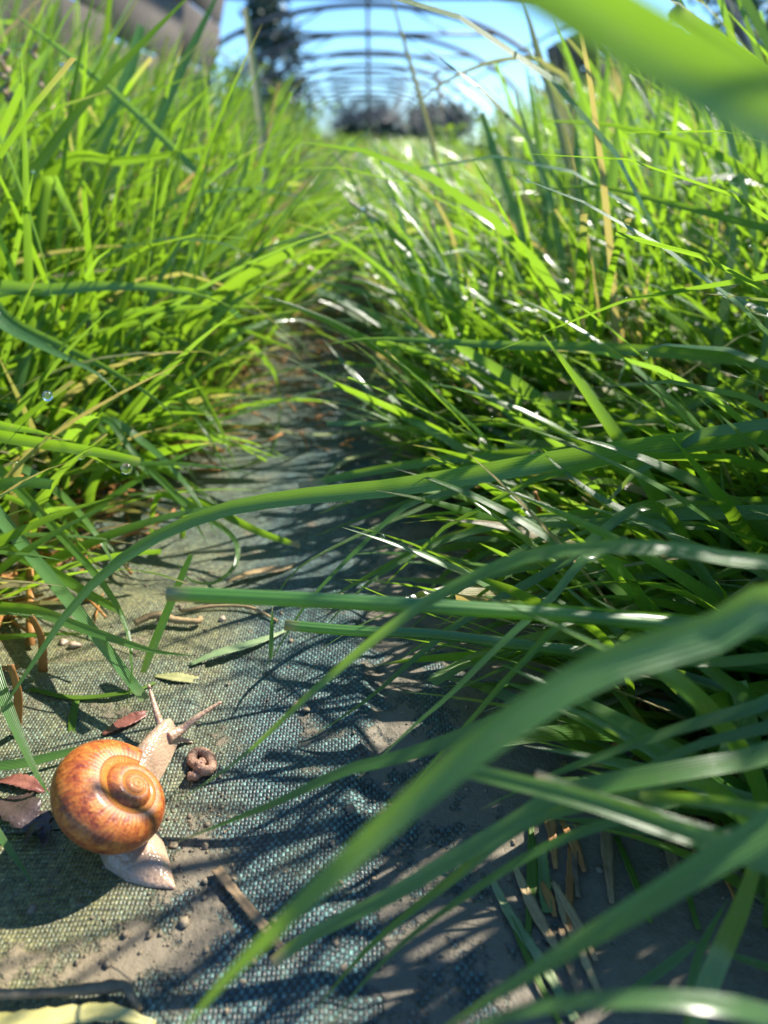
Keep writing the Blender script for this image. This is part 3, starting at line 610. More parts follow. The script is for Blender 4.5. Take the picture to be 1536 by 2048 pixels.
def verge(side, label):
    big = []
    zs = [(2500 if side > 0 else 2800, .10, .50, .30, (.12, .24), (.0044, .0078) if side > 0 else (.0036, .0068), 10, 3, 1., .78 if side > 0 else .55, .35),
          (3600, .40, 1.0, .36, (.16, .30), (.0034, .0068), 8, 3, .9, .14, .30),
          (6500, .9, 2.4, .75, (.17, .31), (.0036, .0072), 7, 2, .9, .08, .30),
          (8000, 2.2, 6.0, 1.5, (.18, .32), (.004, .008), 6, 2, .8, .05, .35),
          (7000, 5.5, 16., 3.5, (.2, .38), (.008, .014), 5, 2, .8, .05, .4)]
    zs += [(900, .12, .60, .22, (.06, .13), (.0018, .004), 6, 2, 1., .85, .4), (900, .55, 1.5, .4, (.08, .16), (.002, .0045), 6, 2, 1., .6, .4)]      # rusty thatch
    out = []; base = 0; tufts = []
    if side > 0: zs += [(1150, .02, .25, .40, (.24, .44), (.004, .007), 8, 2, 1., .0, .2), (140, .20, .48, .30, (.38, .54), (.004, .007), 8, 2, 1., .0, .15)]      # unseen taller grass added beside the camera to shade mud and stripe the ground
    for k, zz in enumerate(zs):
        cl, V, s, a, rnd, blu, dry, x, y, d = zone(side, *zz)
        if k == 0 or k == 1:
            size = np.where((x > 0) & (x < 1536) & (y > 0) & (y < 2048), 1, 0).sum(1) * 1.0 / d.min(1)
            o = np.argsort(-size); m = 72 if k == 0 else 36
            pick = o[:m]; rest = np.setdiff1d(np.arange(len(cl)), pick)
            tufts.append((cl[pick], V[pick], s, a, rnd[pick], blu[pick], dry[pick]))
            CLS.append(cl[rest])
            cl, V, rnd, blu, dry = cl[rest], V[rest], rnd[rest], blu[rest], dry[rest]
        v_, f_, u_, at = flat(V, s, a, rnd, blu, dry)
        out.append((v_, f_ + base, u_, at)); base += len(v_)
    o = meshobj('grass', np.concatenate([q[0] for q in out]), np.concatenate([q[1] for q in out]), GRASS,
                uv=np.concatenate([q[2] for q in out]), attrs={k: np.concatenate([q[3][k] for q in out]) for k in ('rnd', 'dry', 'blu')})
    tag(o, label, 'grass', kind='stuff')
    return tufts
tl = verge(-1, 'dense bright green grass of the verge on the snail side of the path')
tr_ = verge(1, 'dense bright green grass of the verge across the path from the snail')
def tussocks(sets, labels, group):
    for (cl, V, s, a, rnd, blu, dry), lab, grp in zip(sets, labels, group):
        order = np.argsort(cl[:, 0, 1]); per = 12
        for i in range(0, len(order), per):
            ch = order[i:i + per]
            c = cl[ch, 0].mean(0)
            e = empty('grass_tussock', c); tag(e, lab, 'grass', grp)
            for j in ch:
                v_, f_, u_, at = flat(V[j:j + 1], s, a, rnd[j:j + 1], blu[j:j + 1], dry[j:j + 1])
                meshobj('blade', v_, f_, GRASS, parent=e, uv=u_, attrs=at, loc=cl[j, 0])
tussocks(tl, ['low drooping grass tussock at the path edge on the snail side', 'taller grass tussock farther up the verge on the snail side'],
         ['low tussocks on the snail side', 'taller tussocks on the snail side'])
tussocks(tr_, ['low lodged grass tussock leaning over the path opposite the snail', 'taller grass tussock farther up the verge opposite the snail'],
         ['lodged tussocks opposite the snail', 'taller tussocks opposite the snail'])

# ------------------------------------------------------------------ snail
def build_snail():
    base = G(235, 1630); z0 = float(Hf(base[0], base[1])) + .0022
    root = empty('snail', (base[0], base[1], z0 - .001))
    tag(root, 'snail with glossy orange-brown shell and cream body crawling on the fabric', 'snail')
    # --- body: lofted foot, neck and head, four feelers, fused by a voxel remesh
    sec = [(350, 1776, .0003, .0004, 0), (338, 1768, .0016, .0009, 0), (318, 1753, .0038, .0021, 0), (293, 1732, .0060, .0038, 0), (266, 1704, .0076, .0060, 0), (247, 1655, .0080, .008, 0),
           (255, 1600, .0070, .0085, 0), (278, 1560, .0060, .0085, .0002), (300, 1530, .0054, .0092, .0005), (320, 1502, .0046, .0086, .001), (335, 1478, .0040, .0074, .002), (344, 1463, .0029, .0055, .003), (349, 1455, .0012, .0025, .0042)]
    ctr = np.array([G(p[0], p[1], z0 + p[4]) for p in sec])
    t = nrm(np.gradient(ctr * [1, 1, 0], axis=0)); sd_ = np.stack([t[:, 1], -t[:, 0], 0 * t[:, 0]], -1)
    n = 20; V = []; Fc = []
    for i, p in enumerate(sec):
        th = np.arange(n) * 2 * np.pi / n
        cx, sz = np.cos(th), np.sin(th)
        h = np.where(sz > 0, sz ** 1.0 * p[3], sz * .0006)
        ww = np.where(sz > 0, cx * (1 - .18 * sz), cx * 1.06) * p[2]
        V.append(ctr[i] + sd_[i] * ww[:, None] + np.array([0, 0, 1.]) * h[:, None])
    V = np.concatenate(V); m = len(sec)
    for i in range(m - 1):
        for j in range(n):
            k = (j + 1) % n; Fc.append((i * n + j, i * n + k, (i + 1) * n + k, (i + 1) * n + j))
    Fc.append(tuple(range(n))[::-1]); Fc.append(tuple((m - 1) * n + j for j in range(n)))
    V = list(V)
    def add(path, rad):
        v, f, _ = tube(catmull(path, 16), np.interp(np.linspace(0, 1, 16), np.linspace(0, 1, len(rad)), rad), 10)
        b = len(V); V.extend(v); Fc.extend([tuple(i + b for i in q) for q in f])
    hz = z0 + .006
    hd = G(336, 1474, hz)
    add([hd, P(322, 1452, .231), P(311, 1418, .233), P(298, 1372, .238)], [.0021, .00135, .00085, .00055])
    add([hd, P(362, 1460, .229), P(395, 1434, .231), P(440, 1405, .234)], [.0021, .00130, .00085, .00055])
    for q in ((298, 1372, .238), (440, 1405, .234)):                    # eye knobs
        c = P(*q); add([c - [0, 0, .0006], c, c + [0, 0, .0006]], [.0003, .00078, .0003])
    add([G(348, 1476, z0 + .003), P(368, 1480, .2315), P(386, 1485, .2325)], [.0014, .0007, .00045])
    add([G(338, 1468, z0 + .003), P(346, 1450, .240), P(350, 1436, .243)], [.0012, .0006, .0004])
    o = meshobj('body', np.array(V), Fc, FLESH, parent=root)
    rm = o.modifiers.new('fuse', 'REMESH'); rm.mode = 'VOXEL'; rm.voxel_size = .00030; rm.use_smooth_shade = True
    smo = o.modifiers.new('soft', 'SMOOTH'); smo.factor = .5; smo.iterations = 4
    # --- shell: a log-spiral tube
    c0 = P(215, 1595, .195); vw = nrm(cam_pos - c0)
    ri = nrm(np.cross(-vw, [0, 0, 1.])); ui = np.cross(ri, -vw)
    ax = nrm(.72 * vw + .60 * ri + .34 * ui)
    e1 = nrm(ri - ax * (ri @ ax)); e2 = np.cross(ax, e1)
    W, turns, c, T = 2.35, 3.6, .78, 1.10
    nt_, nr = 330, 40
    q = np.linspace(0, turns, nt_); r = .0108 * W ** (q - turns)
    phi = R(SHELL_END) - (q - turns) * 2 * math.pi
    th = np.linspace(0, 2 * np.pi, nr, endpoint=False)
    out = np.cos(phi)[:, None] * e1 + np.sin(phi)[:, None] * e2
    grow = 1 + .03 * np.exp(-((q - turns) / .02) ** 2)                    # slightly flared lip
    a_ = (c * r * grow)
    # th=0 is the suture side towards the axis top, going outwards
    ca, sa = -np.cos(th), np.sin(th)
    pr = a_[:, None] * (sa[None] * 1.0)
    pz = a_[:, None] * (-ca[None] * 1.02)
    drop = .0022 * np.clip((q - turns + .3) / .3, 0, 1) ** 2
    Vv = (r[:, None] + pr)[..., None] * out[:, None] + (-(T * r + drop)[:, None] + pz)[..., None] * ax
    V = Vv.reshape(-1, 3)
    ix = np.arange(nt_ * nr).reshape(nt_, nr)
    f = np.stack([ix[:-1], np.roll(ix, -1, 1)[:-1], np.roll(ix, -1, 1)[1:], ix[1:]], -1).reshape(-1, 4)
    uv = np.stack(np.broadcast_arrays((q / turns * 1.0)[:, None], (th / (2 * np.pi))[None]), -1).reshape(-1, 2)
    uv[:, 0] = np.repeat(q / turns, nr)
    V = V + c0
    for _ in range(6):
        x, y, d = proj(V); sx = (x.min() + x.max()) / 2; sy = (y.min() + y.max()) / 2; dm = d.mean()
        V = V + rgt * (215 - sx) * dm / F + upv * (sy - 1594) * dm / F
        sc = 226 / (x.max() - x.min()); cm = V.mean(0); V = cm + (V - cm) * sc
        lift = z0 + .0012 - V[:, 2].min(); V = V + (cam_pos - V.mean(0)) * lift / (cam_pos - V.mean(0))[2]
    x, y, d = proj(V); print('shell bbox', x.min(), x.max(), y.min(), y.max(), 'z', V[:, 2].min(), V[:, 2].max(), 'size', np.ptp(V, 0))
    V = np.vstack([V, V[:nr].mean(0) + ax * .0002]); uv = np.vstack([uv, [0, .1]])
    f = [tuple(k) for k in f] + [(nt_ * nr, (j + 1) % nr, j) for j in range(nr)]
    so_ = meshobj('shell', V, f, SHELL, parent=root, uv=uv)
    sol = so_.modifiers.new('wall', 'SOLIDIFY'); sol.thickness = .0003; sol.offset = -1
SHELL_END = 56
build_snail()

# ------------------------------------------------------------------ seed heads
BUFF = simple('seed_husk', (.32, .20, .11), (.58, .42, .30), 300, .6, .5, .0006, trans=.25)
def seedhead(label, pts, n, L, seed):
    rr = np.random.default_rng(seed); W = np.array([P(*p) for p in pts]); W = np.vstack([[W[0][0], W[0][1], float(Hf(W[0][0], W[0][1])) - .004], W]) if W[0][2] > .02 else W
    cl = catmull(W, 40); e = empty('seed_head', cl[0]); tag(e, label, 'seed head')
    V, f, uv = tube(cl, np.linspace(.0011, .0005, 40), 7)
    meshobj('stalk', V, f, GRASS, parent=e, uv=uv, attrs={'rnd': np.full(len(V), .7), 'dry': np.clip(uv[:, 1] * 1.2, 0, .8), 'blu': np.zeros(len(V))}, loc=cl[0])
    up_ = nrm(cl[-1] - cl[-6])
    for k in range(n):
        p = cl[-1] - up_ * L * k / n; an = k * 2.4; sd5 = np.array([math.cos(an), math.sin(an), .9]); sd5 = nrm(sd5)
        c = p + sd5 * .003; v, ff = lump(np.zeros(3), .0022, seed * 50 + k, 8, 6, 1.0)
        a1 = sd5; a2 = nrm(np.cross(a1, [.3, .5, .1])); a3 = np.cross(a1, a2)
        wv = c + v[:, :1] * a2 + v[:, 1:2] * a3 * .8 + v[:, 2:] * a1 * 1.9
        meshobj('spikelet', wv, ff, BUFF, parent=e, loc=c)
def lump(c, r, seed, n=10, m=7, sq=.7):
    rr = np.random.default_rng(seed); V = []; k = rr.uniform(0, 6, 4)
    for i in range(m):
        ph = np.pi * i / (m - 1)
        for j in range(n):
            th = 2 * np.pi * j / n
            d = np.array([math.sin(ph) * math.cos(th), math.sin(ph) * math.sin(th), math.cos(ph)])
            s = 1 + .22 * math.sin(3 * d[0] + k[0]) + .18 * math.sin(4 * d[1] + k[1] + 2 * d[2]) + .12 * math.sin(7 * d[0] - 5 * d[1] + k[2])
            V.append(c + r * s * d * [1, 1, sq])
    f = []
    for i in range(m - 1):
        for j in range(n):
            f.append((i * n + j, i * n + (j + 1) % n, (i + 1) * n + (j + 1) % n, (i + 1) * n + j))
    return np.array(V), f
seedhead('buff seed head leaning among the upper left grass', [(150, 420, .6), (110, 260, .58), (66, 100, .56)], 12, .045, 1)
seedhead('plump buff seed head low in the upper left grass', [(190, 430, .62), (160, 300, .6), (122, 140, .58)], 10, .04, 2)
seedhead('small buff seed head beside the plump one', [(20, 420, .55), (18, 250, .53), (8, 118, .52)], 9, .03, 3)
seedhead('pinkish seed head under the very broad soft-focus blade', [(1310, 480, .7), (1300, 330, .68), (1302, 160, .66)], 12, .045, 4)
seedhead('thin seed head in front of the tunnel hoops', [(905, 420, .9), (895, 300, .88), (872, 150, .86)], 8, .04, 5)

# ------------------------------------------------------------------ litter on the fabric
def gpt(px, py, z=.0):
    p = G(px, py); h = float(Hf(p[0], p[1])); p = G(px, py, h + z); return p
def litter(name, label, cat, pts, rad, mat, n=24, group=None, flatten=None, lift=.0):
    W = np.array([gpt(*p) for p in pts]); cl = catmull(W, n)
    cl[:, 2] = np.maximum(cl[:, 2], Hf(cl[:, 0], cl[:, 1]) + lift)
    rr = np.interp(np.linspace(0, 1, n), np.linspace(0, 1, len(rad)), rad) * (1 + .12 * np.sin(np.arange(n) * 2.3))
    if flatten:
        t = nrm(np.gradient(cl, axis=0)); side = nrm(np.cross(t, [0, 0, 1.])); side = rot(side, t, R(flatten) * np.linspace(-1, 1, n))
        V, f, uv = ribbon(cl, side, rr * 2, 4, .35)
    else: V, f, uv = tube(cl, rr, 8)
    o = meshobj(name, V, f, mat, uv=uv, loc=cl[0])
    if flatten: md = o.modifiers.new('thick', 'SOLIDIFY'); md.thickness = .0003
    return tag(o, label, cat, group)
litter('dropping', 'small pinkish-brown coiled dropping beside the snail head', 'dropping',
       [(378, 1552, .0016), (392, 1550, .0018), (398, 1535, .0018), (384, 1522, .0018), (390, 1506, .0018), (408, 1505, .0018), (420, 1518, .0018), (424, 1534, .0018), (410, 1542, .0026), (398, 1530, .0034), (408, 1520, .0034)],
       [.0013, .0017, .0015, .0016, .0015, .0017, .0014, .0016, .0012], CAST, 60)
litter('dry_straw', 'dry brown straw stem lying beside the tail of the snail', 'straw', [(432, 1738, .002), (470, 1785, .002), (515, 1838, .002), (568, 1902, .0015)], [.0014, .0011, .0012, .0008], DKSTRAW, flatten=15, lift=.0012)
litter('dry_straw', 'bent dry stalk with a broken knee in the sunny corner', 'straw', [(-60, 1990, .003), (80, 1986, .003), (190, 1977, .003), (248, 1972, .003), (262, 1990, .003), (280, 2022, .001)], [.0011, .0011, .001, .0014, .0008], DKSTRAW, lift=.001)
litter('dry_leaf', 'long yellowed leaf lying below the bent dry stalk', 'leaf', [(-60, 2052, .002), (60, 2042, .002), (160, 2030, .002), (230, 2026, .003), (310, 2050, .001)], [.0018, .0020, .0018, .0006], simple('yellow_leaf', (.30, .28, .08), (.50, .45, .18), 80, .5, .4, .0005), flatten=10, lift=.001)
litter('dry_straw', 'curled dry stem on the sunny fabric beyond the feelers', 'straw', [(268, 1246, .003), (310, 1230, .004), (350, 1240, .003), (395, 1243, .003), (400, 1236, .003)], [.0012, .0016, .0014, .0011], STRAW, lift=.0014)
litter('dry_straw', 'dry stem under the curled one near the round stem', 'straw', [(360, 1222, .002), (430, 1212, .002), (500, 1215, .002), (555, 1242, .001)], [.0006, .0008, .0007, .0004], STRAW, lift=.0008)
litter('dry_leaf', 'greenish withered leaf scrap lying over the seam top', 'leaf', [(380, 1330, .002), (430, 1310, .003), (500, 1290, .002), (570, 1262, .001)], [.0010, .0022, .0018, .0004], simple('withered', (.10, .17, .07), (.24, .30, .14), 80, .5, .4, .0005), flatten=8, lift=.001)
litter('dry_leaf', 'flat yellowish leaf end lying beyond the feelers', 'leaf', [(310, 1352, .0015), (350, 1356, .002), (395, 1362, .001)], [.0006, .0022, .0016], simple('yellowish', (.16, .18, .06), (.36, .34, .15), 80, .5, .4, .0005), flatten=5, lift=.001)
litter('dry_leaf', 'rolled withered leaf in the middle of the path', 'leaf', [(455, 1165, .002), (500, 1148, .003), (560, 1138, .002), (590, 1128, .001)], [.0008, .0022, .0020, .0004], STRAW, flatten=30, lift=.0015)
litter('dead_leaf', 'dark wrinkled rotten leaf beside the shell', 'leaf', [(5, 1600, .002), (40, 1622, .004), (75, 1640, .003), (105, 1628, .002)], [.002, .005, .0045, .001], DEAD, flatten=25, lift=.002)
litter('dead_leaf', 'dark curled rotten leaf in the shadow of the shell', 'leaf', [(50, 1685, .002), (66, 1660, .004), (88, 1658, .003), (92, 1690, .002)], [.001, .002, .0018, .001], DEAD, flatten=40, lift=.0015)
litter('dead_leaf', 'reddish dead leaf scrap next to the shell', 'leaf', [(-10, 1565, .002), (30, 1562, .003), (70, 1572, .003), (95, 1585, .001)], [.001, .0024, .0020, .0006], REDDEAD, flatten=30, lift=.001)
litter('dead_leaf', 'reddish dead leaf scrap behind the left feeler', 'leaf', [(205, 1470, .002), (245, 1450, .002), (280, 1432, .002), (300, 1425, .001)], [.001, .0024, .0022, .0006], REDDEAD, flatten=20, lift=.001)
litter('fallen_shoot', 'yellowed grass blade lying on the algae above the shell', 'grass', [(60, 1378, .002), (150, 1396, .002), (260, 1384, .003), (310, 1365, .002)], [.0008, .0010, .0009, .0004], LEAF, flatten=10, lift=.001)
litter('fallen_shoot', 'short grass scrap standing across the yellowed blade', 'grass', [(142, 1480, .001), (146, 1440, .002), (152, 1402, .002)], [.0010, .0013, .0010], LEAF, flatten=10, lift=.001)
for k in range(18):
    x0 = rng.uniform(1000, 1420); y0 = rng.uniform(1480, 1880); sl = rng.uniform(-.1, .6); L = rng.uniform(70, 240)
    litter('trodden_shoot', 'limp grass strip trodden flat into the dark mud', 'grass', [(x0, y0, .001), (x0 + sl * L * .5 + rng.normal(0, 5), y0 + L * .5, .0015), (x0 + sl * L, y0 + L, .001)], [.0006, rng.uniform(.0007, .0016), .0005],
           [LEAF, STRAW, DKSTRAW, RUST][k % 4], 16, 'trodden strips in the mud', flatten=6, lift=.0007)
litter('fallen_shoot', 'pale bruised blade pressed into the mud', 'grass', [(980, 1750, .001), (1020, 1830, .001), (1080, 1920, .001), (1150, 2040, .001)], [.0008, .0012, .0012, .0010], simple('bruised', (.10, .16, .05), (.26, .30, .14), 120, .6, .5, .0005), flatten=4, lift=.0006)
litter('fallen_shoot', 'green bruised blade pressed upright into the mud', 'grass', [(1082, 1690, .001), (1086, 1750, .001), (1094, 1825, .001)], [.0013, .0017, .0012], simple('bruised_green', (.08, .15, .03), (.18, .25, .08), 120, .6, .5, .0005), flatten=4, lift=.0006)
litter('fallen_shoot', 'brown bruised blade pressed into the mud', 'grass', [(1112, 1770, .001), (1130, 1830, .001), (1165, 1910, .001), (1200, 1990, .001)], [.0008, .0012, .001, .0006], STRAW, flatten=4, lift=.0006)
litter('dry_straw', 'thick orange-brown rotten stem in the right litter', 'straw', [(1222, 1505, .002), (1245, 1470, .005), (1275, 1430, .007), (1300, 1390, .006)], [.0012, .0016, .0016, .001], RUST, lift=.001)
litter('dry_straw', 'pale shredded dry stalk lying at the mud edge', 'straw', [(1100, 1330, .006), (1160, 1365, .006), (1250, 1385, .006), (1340, 1392, .006)], [.0006, .0012, .0016, .0012], STRAW, lift=.002)
for k, (a, b, lab) in enumerate([((1070, 985, .05), (1092, 1110, .01), 'slim standing brown stem with a bent foot in right grass'), ((1345, 915, .06), (1385, 1010, .02), 'forked standing brown stem in right grass'),
                                 ((1520, 790, .08), (1536, 870, .03), 'frayed brown stem at the far end of right grass'), ((1520, 960, .05), (1500, 1020, .02), 'short brown stem beside the frayed one')]):
    A, B = G(a[0], a[1], a[2]), G(b[0], b[1], b[2]); D = B + (B - A) * .35; D[2] = float(Hf(D[0], D[1]))
    V, f, uv = tube(catmull([A, (A + B) / 2 + [.001, 0, 0], B, D], 14), np.linspace(.0008, .0013, 14), 8)
    tag(meshobj('dry_straw', V, f, RUST, uv=uv, loc=D), lab, 'straw')
for k, (x0, y0, x1, y1, lab) in enumerate([(42, 950, 60, 1290, 'rusty hanging sheath at the root of the left grass'), (20, 900, 78, 985, 'short rusty sheath scrap under the drop-bearing blade'), (60, 1230, 85, 1345, 'rusty wet sheath standing in the algae'), (20, 1330, 30, 1470, 'rusty strip beside the sturdy blade')]):
    A = G(x0, y0, .03); B = gpt(x1, y1, .002)
    V, f, uv = ribbon(catmull([A, (A + B) / 2 + [.002, 0, .002], B], 12), np.tile(rgt, (12, 1)), np.linspace(.002, .0034, 12), 4, .4)
    o = meshobj('dry_sheath', V, f, RUST, uv=uv, loc=B); tag(o, lab, 'straw'); o.modifiers.new('thick', 'SOLIDIFY').thickness = .0002
for k, (x, y, r, lab) in enumerate([(150, 1290, .0020, 'pale pebble on the sunny fabric beyond the shell'), (128, 1284, .0015, 'smaller pale pebble touching the other one'), (445, 1238, .0016, 'pinkish crumb beside the curled dry stem'), (590, 1410, .0016, 'brown crumb on the shaded fabric'), (612, 1418, .0012, 'dark crumb beside the brown one'), (348, 1690, .0011, 'orange crumb at the brown tip by the snail foot')]):
    v, f = lump(gpt(x, y, r * .45), r, k); tag(meshobj('pebble', v, f, PEB if k < 4 else CLOD, loc=v.mean(0)), lab, 'pebble')
# mud crumbs and sand: countless
V, Fc = [], []
for k in range(900):
    ctrs = [(400, 1700, 60, 90, .4), (300, 1900, 150, 70, .5), (430, 1650, 60, 40, .3), (750, 1650, 50, 120, .4), (1000, 1750, 250, 250, .5), (150, 1330, 160, 60, .5), (700, 1250, 300, 200, .4), (120, 1650, 120, 60, .4), (450, 1230, 150, 60, .45)]
    c = ctrs[rng.integers(len(ctrs))]
    x = c[0] + rng.normal() * c[2]; y = min(c[1] + rng.normal() * c[3], 2150)
    if y < 900: continue
    r = rng.gamma(2., .00022) * c[4] * 2
    v, f = lump(gpt(x, y, r * .3), r, 100 + k, 6, 4); b = len(V)
    V.extend(v); Fc.extend([tuple(i + b for i in q) for q in f])
tag(meshobj('mud_crumbs', V, Fc, CLOD, smooth=False), 'scattered mud crumbs and sand grains on the woven fabric', 'mud', kind='stuff')
bl = simple('fallen', (.09, .15, .04), (.34, .34, .15), 90, .6, .4, .0005)
for k in range(26):
    y = rng.uniform(.40, 1.05); x = rng.uniform(path_left(y) - .01, path_right(y) + .02); an = rng.uniform(0, 6.28); L = rng.uniform(.03, .08)
    cl = np.array([[x + t * L * math.cos(an + .5 * t), y + t * L * math.sin(an + .5 * t), 0] for t in np.linspace(-.5, .5, 9)])
    cl[:, 2] = Hf(cl[:, 0], cl[:, 1]) + .002 + .004 * rng.random() * np.sin(np.linspace(0, 3.1, 9))
    sd4 = nrm(np.cross(nrm(np.gradient(cl, axis=0)), [0, 0, 1.])); V, f, uv = ribbon(cl, sd4, rng.uniform(.002, .0045) * np.sin(np.linspace(.25, 2.9, 9)), 3, .3)
    o = meshobj('fallen_leaf', V, f, bl if k % 3 else STRAW, uv=uv, loc=cl[0]); o.modifiers.new('thick', 'SOLIDIFY').thickness = .0003
    tag(o, 'withered grass leaf lying loose on the far stretch of the path', 'leaf', 'withered leaves on the far path')
# short dead bits among the roots
V, Fc, UV = [], [], []
for k in range(1500):
    sd2 = rng.random() < .5
    y = .13 + 1.05 * rng.random() ** 1.7; x = (path_right(y) + rng.uniform(-.02, .12)) if sd2 else (path_left(y) - rng.uniform(-.045 - .07 * (y > .42), .10))
    an = rng.uniform(0, 6.28); L = rng.uniform(.008, .035); z = float(Hf(x, y))
    p0 = np.array([x, y, z + rng.uniform(.0005, .004)]); p1 = p0 + L * np.array([math.cos(an), math.sin(an), rng.uniform(-.02, .3)])
    v, f, uv = tube(catmull([p0, (p0 + p1) / 2 + rng.normal(0, .001, 3), p1], 5), rng.uniform(.0003, .0009), 5); b = len(V)
    qx, qy, qd = proj(np.array(v))
    if (inpoly(qx, qy, [(60, 1340), (480, 1340), (480, 1800), (60, 1800)]) & (qd > 0)).any(): continue
    V.extend(v); Fc.extend([tuple(i + b for i in q) for q in f])
tag(meshobj('dead_grass_bits', V, Fc, RUST), 'short rusty dead grass bits littering the roots', 'litter', kind='stuff')

# ------------------------------------------------------------------ dew
def sphere(c, r, n=8, m=6):
    V = [c + r * np.array([math.sin(math.pi * i / (m - 1)) * math.cos(2 * math.pi * j / n), math.sin(math.pi * i / (m - 1)) * math.sin(2 * math.pi * j / n), math.cos(math.pi * i / (m - 1))]) for i in range(m) for j in range(n)]
    f = [(i * n + j, (i + 1) * n + j, (i + 1) * n + (j + 1) % n, i * n + (j + 1) % n) for i in range(m - 1) for j in range(n)]
    return np.array(V), f
V, Fc = [], []
allc = [c for c in CLS]
for k in range(2200):
    c = allc[rng.integers(len(allc))]; b_ = c[rng.integers(len(c))]; p = b_[rng.integers(2, len(b_))]
    r = rng.uniform(.0005, .0015) * (1 + .5 * p[1]); v, f = sphere(p + [0, 0, r * .5], r); b = len(V)
    V.extend(v); Fc.extend([tuple(i + b for i in q) for q in f])
tag(meshobj('dew_drops', V, Fc, DEW), 'tiny glinting dew drops beaded all over the grass', 'dew', kind='stuff')
for (x, y, d, r, lab) in [(253, 937, .2645, .0021, 'clear water drop hanging under the cut blade end'), (162, 911, .269, .0016, 'flat water drop under the middle of the cut blade'), (765, 1073, .2555, .0009, 'tiny dew drop hanging under the folded narrow blade')]:
    v, f = sphere(P(x, y, d), r, 20, 14); tag(meshobj('water_drop', v, f, DEW, loc=v.mean(0)), lab, 'water drop')

# ------------------------------------------------------------------ tunnel frame
tun = empty('tunnel_frame', (0, 18, 0)); tag(tun, 'bare arched steel tunnel frame with ridge pipe and cross ties', 'tunnel')
A_, HH, SPR = 3.6, 2.25, .35
def arch_pts(y):
    t = np.linspace(0, np.pi, 41)
    p = np.stack([A_ * np.cos(t), np.full(41, y), SPR + (HH - SPR) * np.sin(t)], -1)
    return np.vstack([[A_, y, -.1], p, [-A_, y, -.1]])
def part(name, path, rad, n=8):
    V, f, uv = tube(path, rad, n); return meshobj(name, V, f, STEEL, parent=tun, loc=np.asarray(path)[0])
ya = np.arange(4.2, 78, 3.6)
for i, y in enumerate(ya):
    part('hoop', arch_pts(y), .045)
    zt = HH - .42; xt = A_ * math.sqrt(1 - ((zt - SPR) / (HH - SPR)) ** 2)
    part('tie_bar', [(-xt, y, zt), (0, y, zt + .001), (xt, y, zt)], .03)
    for s in (-1, 1):
        x0 = s * xt * .62; x1 = s * xt * .30
        part('strut', [(x0, y, zt), (x1, y, SPR + (HH - SPR) * math.sqrt(1 - (x1 / A_) ** 2))], .016, 6)
    if i >= 3 and i % 3 == 0: part('post', [(0, y, -.1), (0, y, HH)], .03)
part('ridge_pipe', [(0, 2.5, HH - .05), (0, 30, HH - .05), (0, 78, HH - .05)], .03)
for s in (-1, 1):
    t = R(48); part('purlin', [(s * A_ * math.sin(t), 2.5, SPR + (HH - SPR) * math.cos(t) - .03), (s * A_ * math.sin(t), 78, SPR + (HH - SPR) * math.cos(t) - .03)], .02)

# ------------------------------------------------------------------ wooden boards beside the verges
def board(label, y0, y1, xb, xt, zt, nb=4, zb=.02, tone=WOOD, group=None):
    e = empty('wooden_board', (xb, (y0 + y1) / 2, 0)); tag(e, label, 'board', group)
    B0, B1 = np.array([xb, y0, zb]), np.array([xt, y0, zt]); upd = nrm(B1 - B0); Ln = np.linalg.norm(B1 - B0)
    nrmv = nrm(np.cross([0, 1., 0], upd))
    w = Ln / nb
    for k in range(nb):
        cc = B0 + upd * w * (k + .5) + np.array([0, (y1 - y0) / 2, 0]) + nrmv * rng.uniform(-.003, .003)
        v, f = boxmesh(w * .97, (y1 - y0) + rng.uniform(-.02, .02), .018)
        wv = cc + v[:, :1] * upd + v[:, 1:2] * np.array([0, 1., 0]) + v[:, 2:] * nrmv
        o = meshobj('plank', wv, f, tone, parent=e, smooth=False); o.modifiers.new('edge', 'BEVEL').width = .003
    for yy in (y0 + .12, y1 - .12):
        cc = B0 + upd * Ln * .5 + np.array([0, yy - y0, 0]) - nrmv * .03 * (1 if xt > xb else -1)
        v, f = boxmesh(Ln * .96, .05, .035)
        wv = cc + v[:, :1] * upd + v[:, 1:2] * np.array([0, 1., 0]) + v[:, 2:] * nrmv
        meshobj('batten', wv, f, tone, parent=e, smooth=False)
    return e
board('weathered plank shelter board nearest the snail side grass', 1.7, 3.3, -1.15, -.90, .78)
board('tall weathered plank shelter board behind the upper left grass', 3.5, 5.1, -1.30, -.98, 1.15)
board('second tall plank shelter board next to the dark conifer', 5.3, 7.0, -1.45, -1.08, 1.32)
board('low weathered shelter board behind the tall upright blades', 2.6, 4.2, 1.35, 1.12, .42)
board('shelter board with its corner against the tunnel sky', 4.5, 5.6, 1.40, 1.15, .72)
board('low shelter board beyond the lone slim upright blade', 1.5, 2.4, 1.15, 1.0, .30)

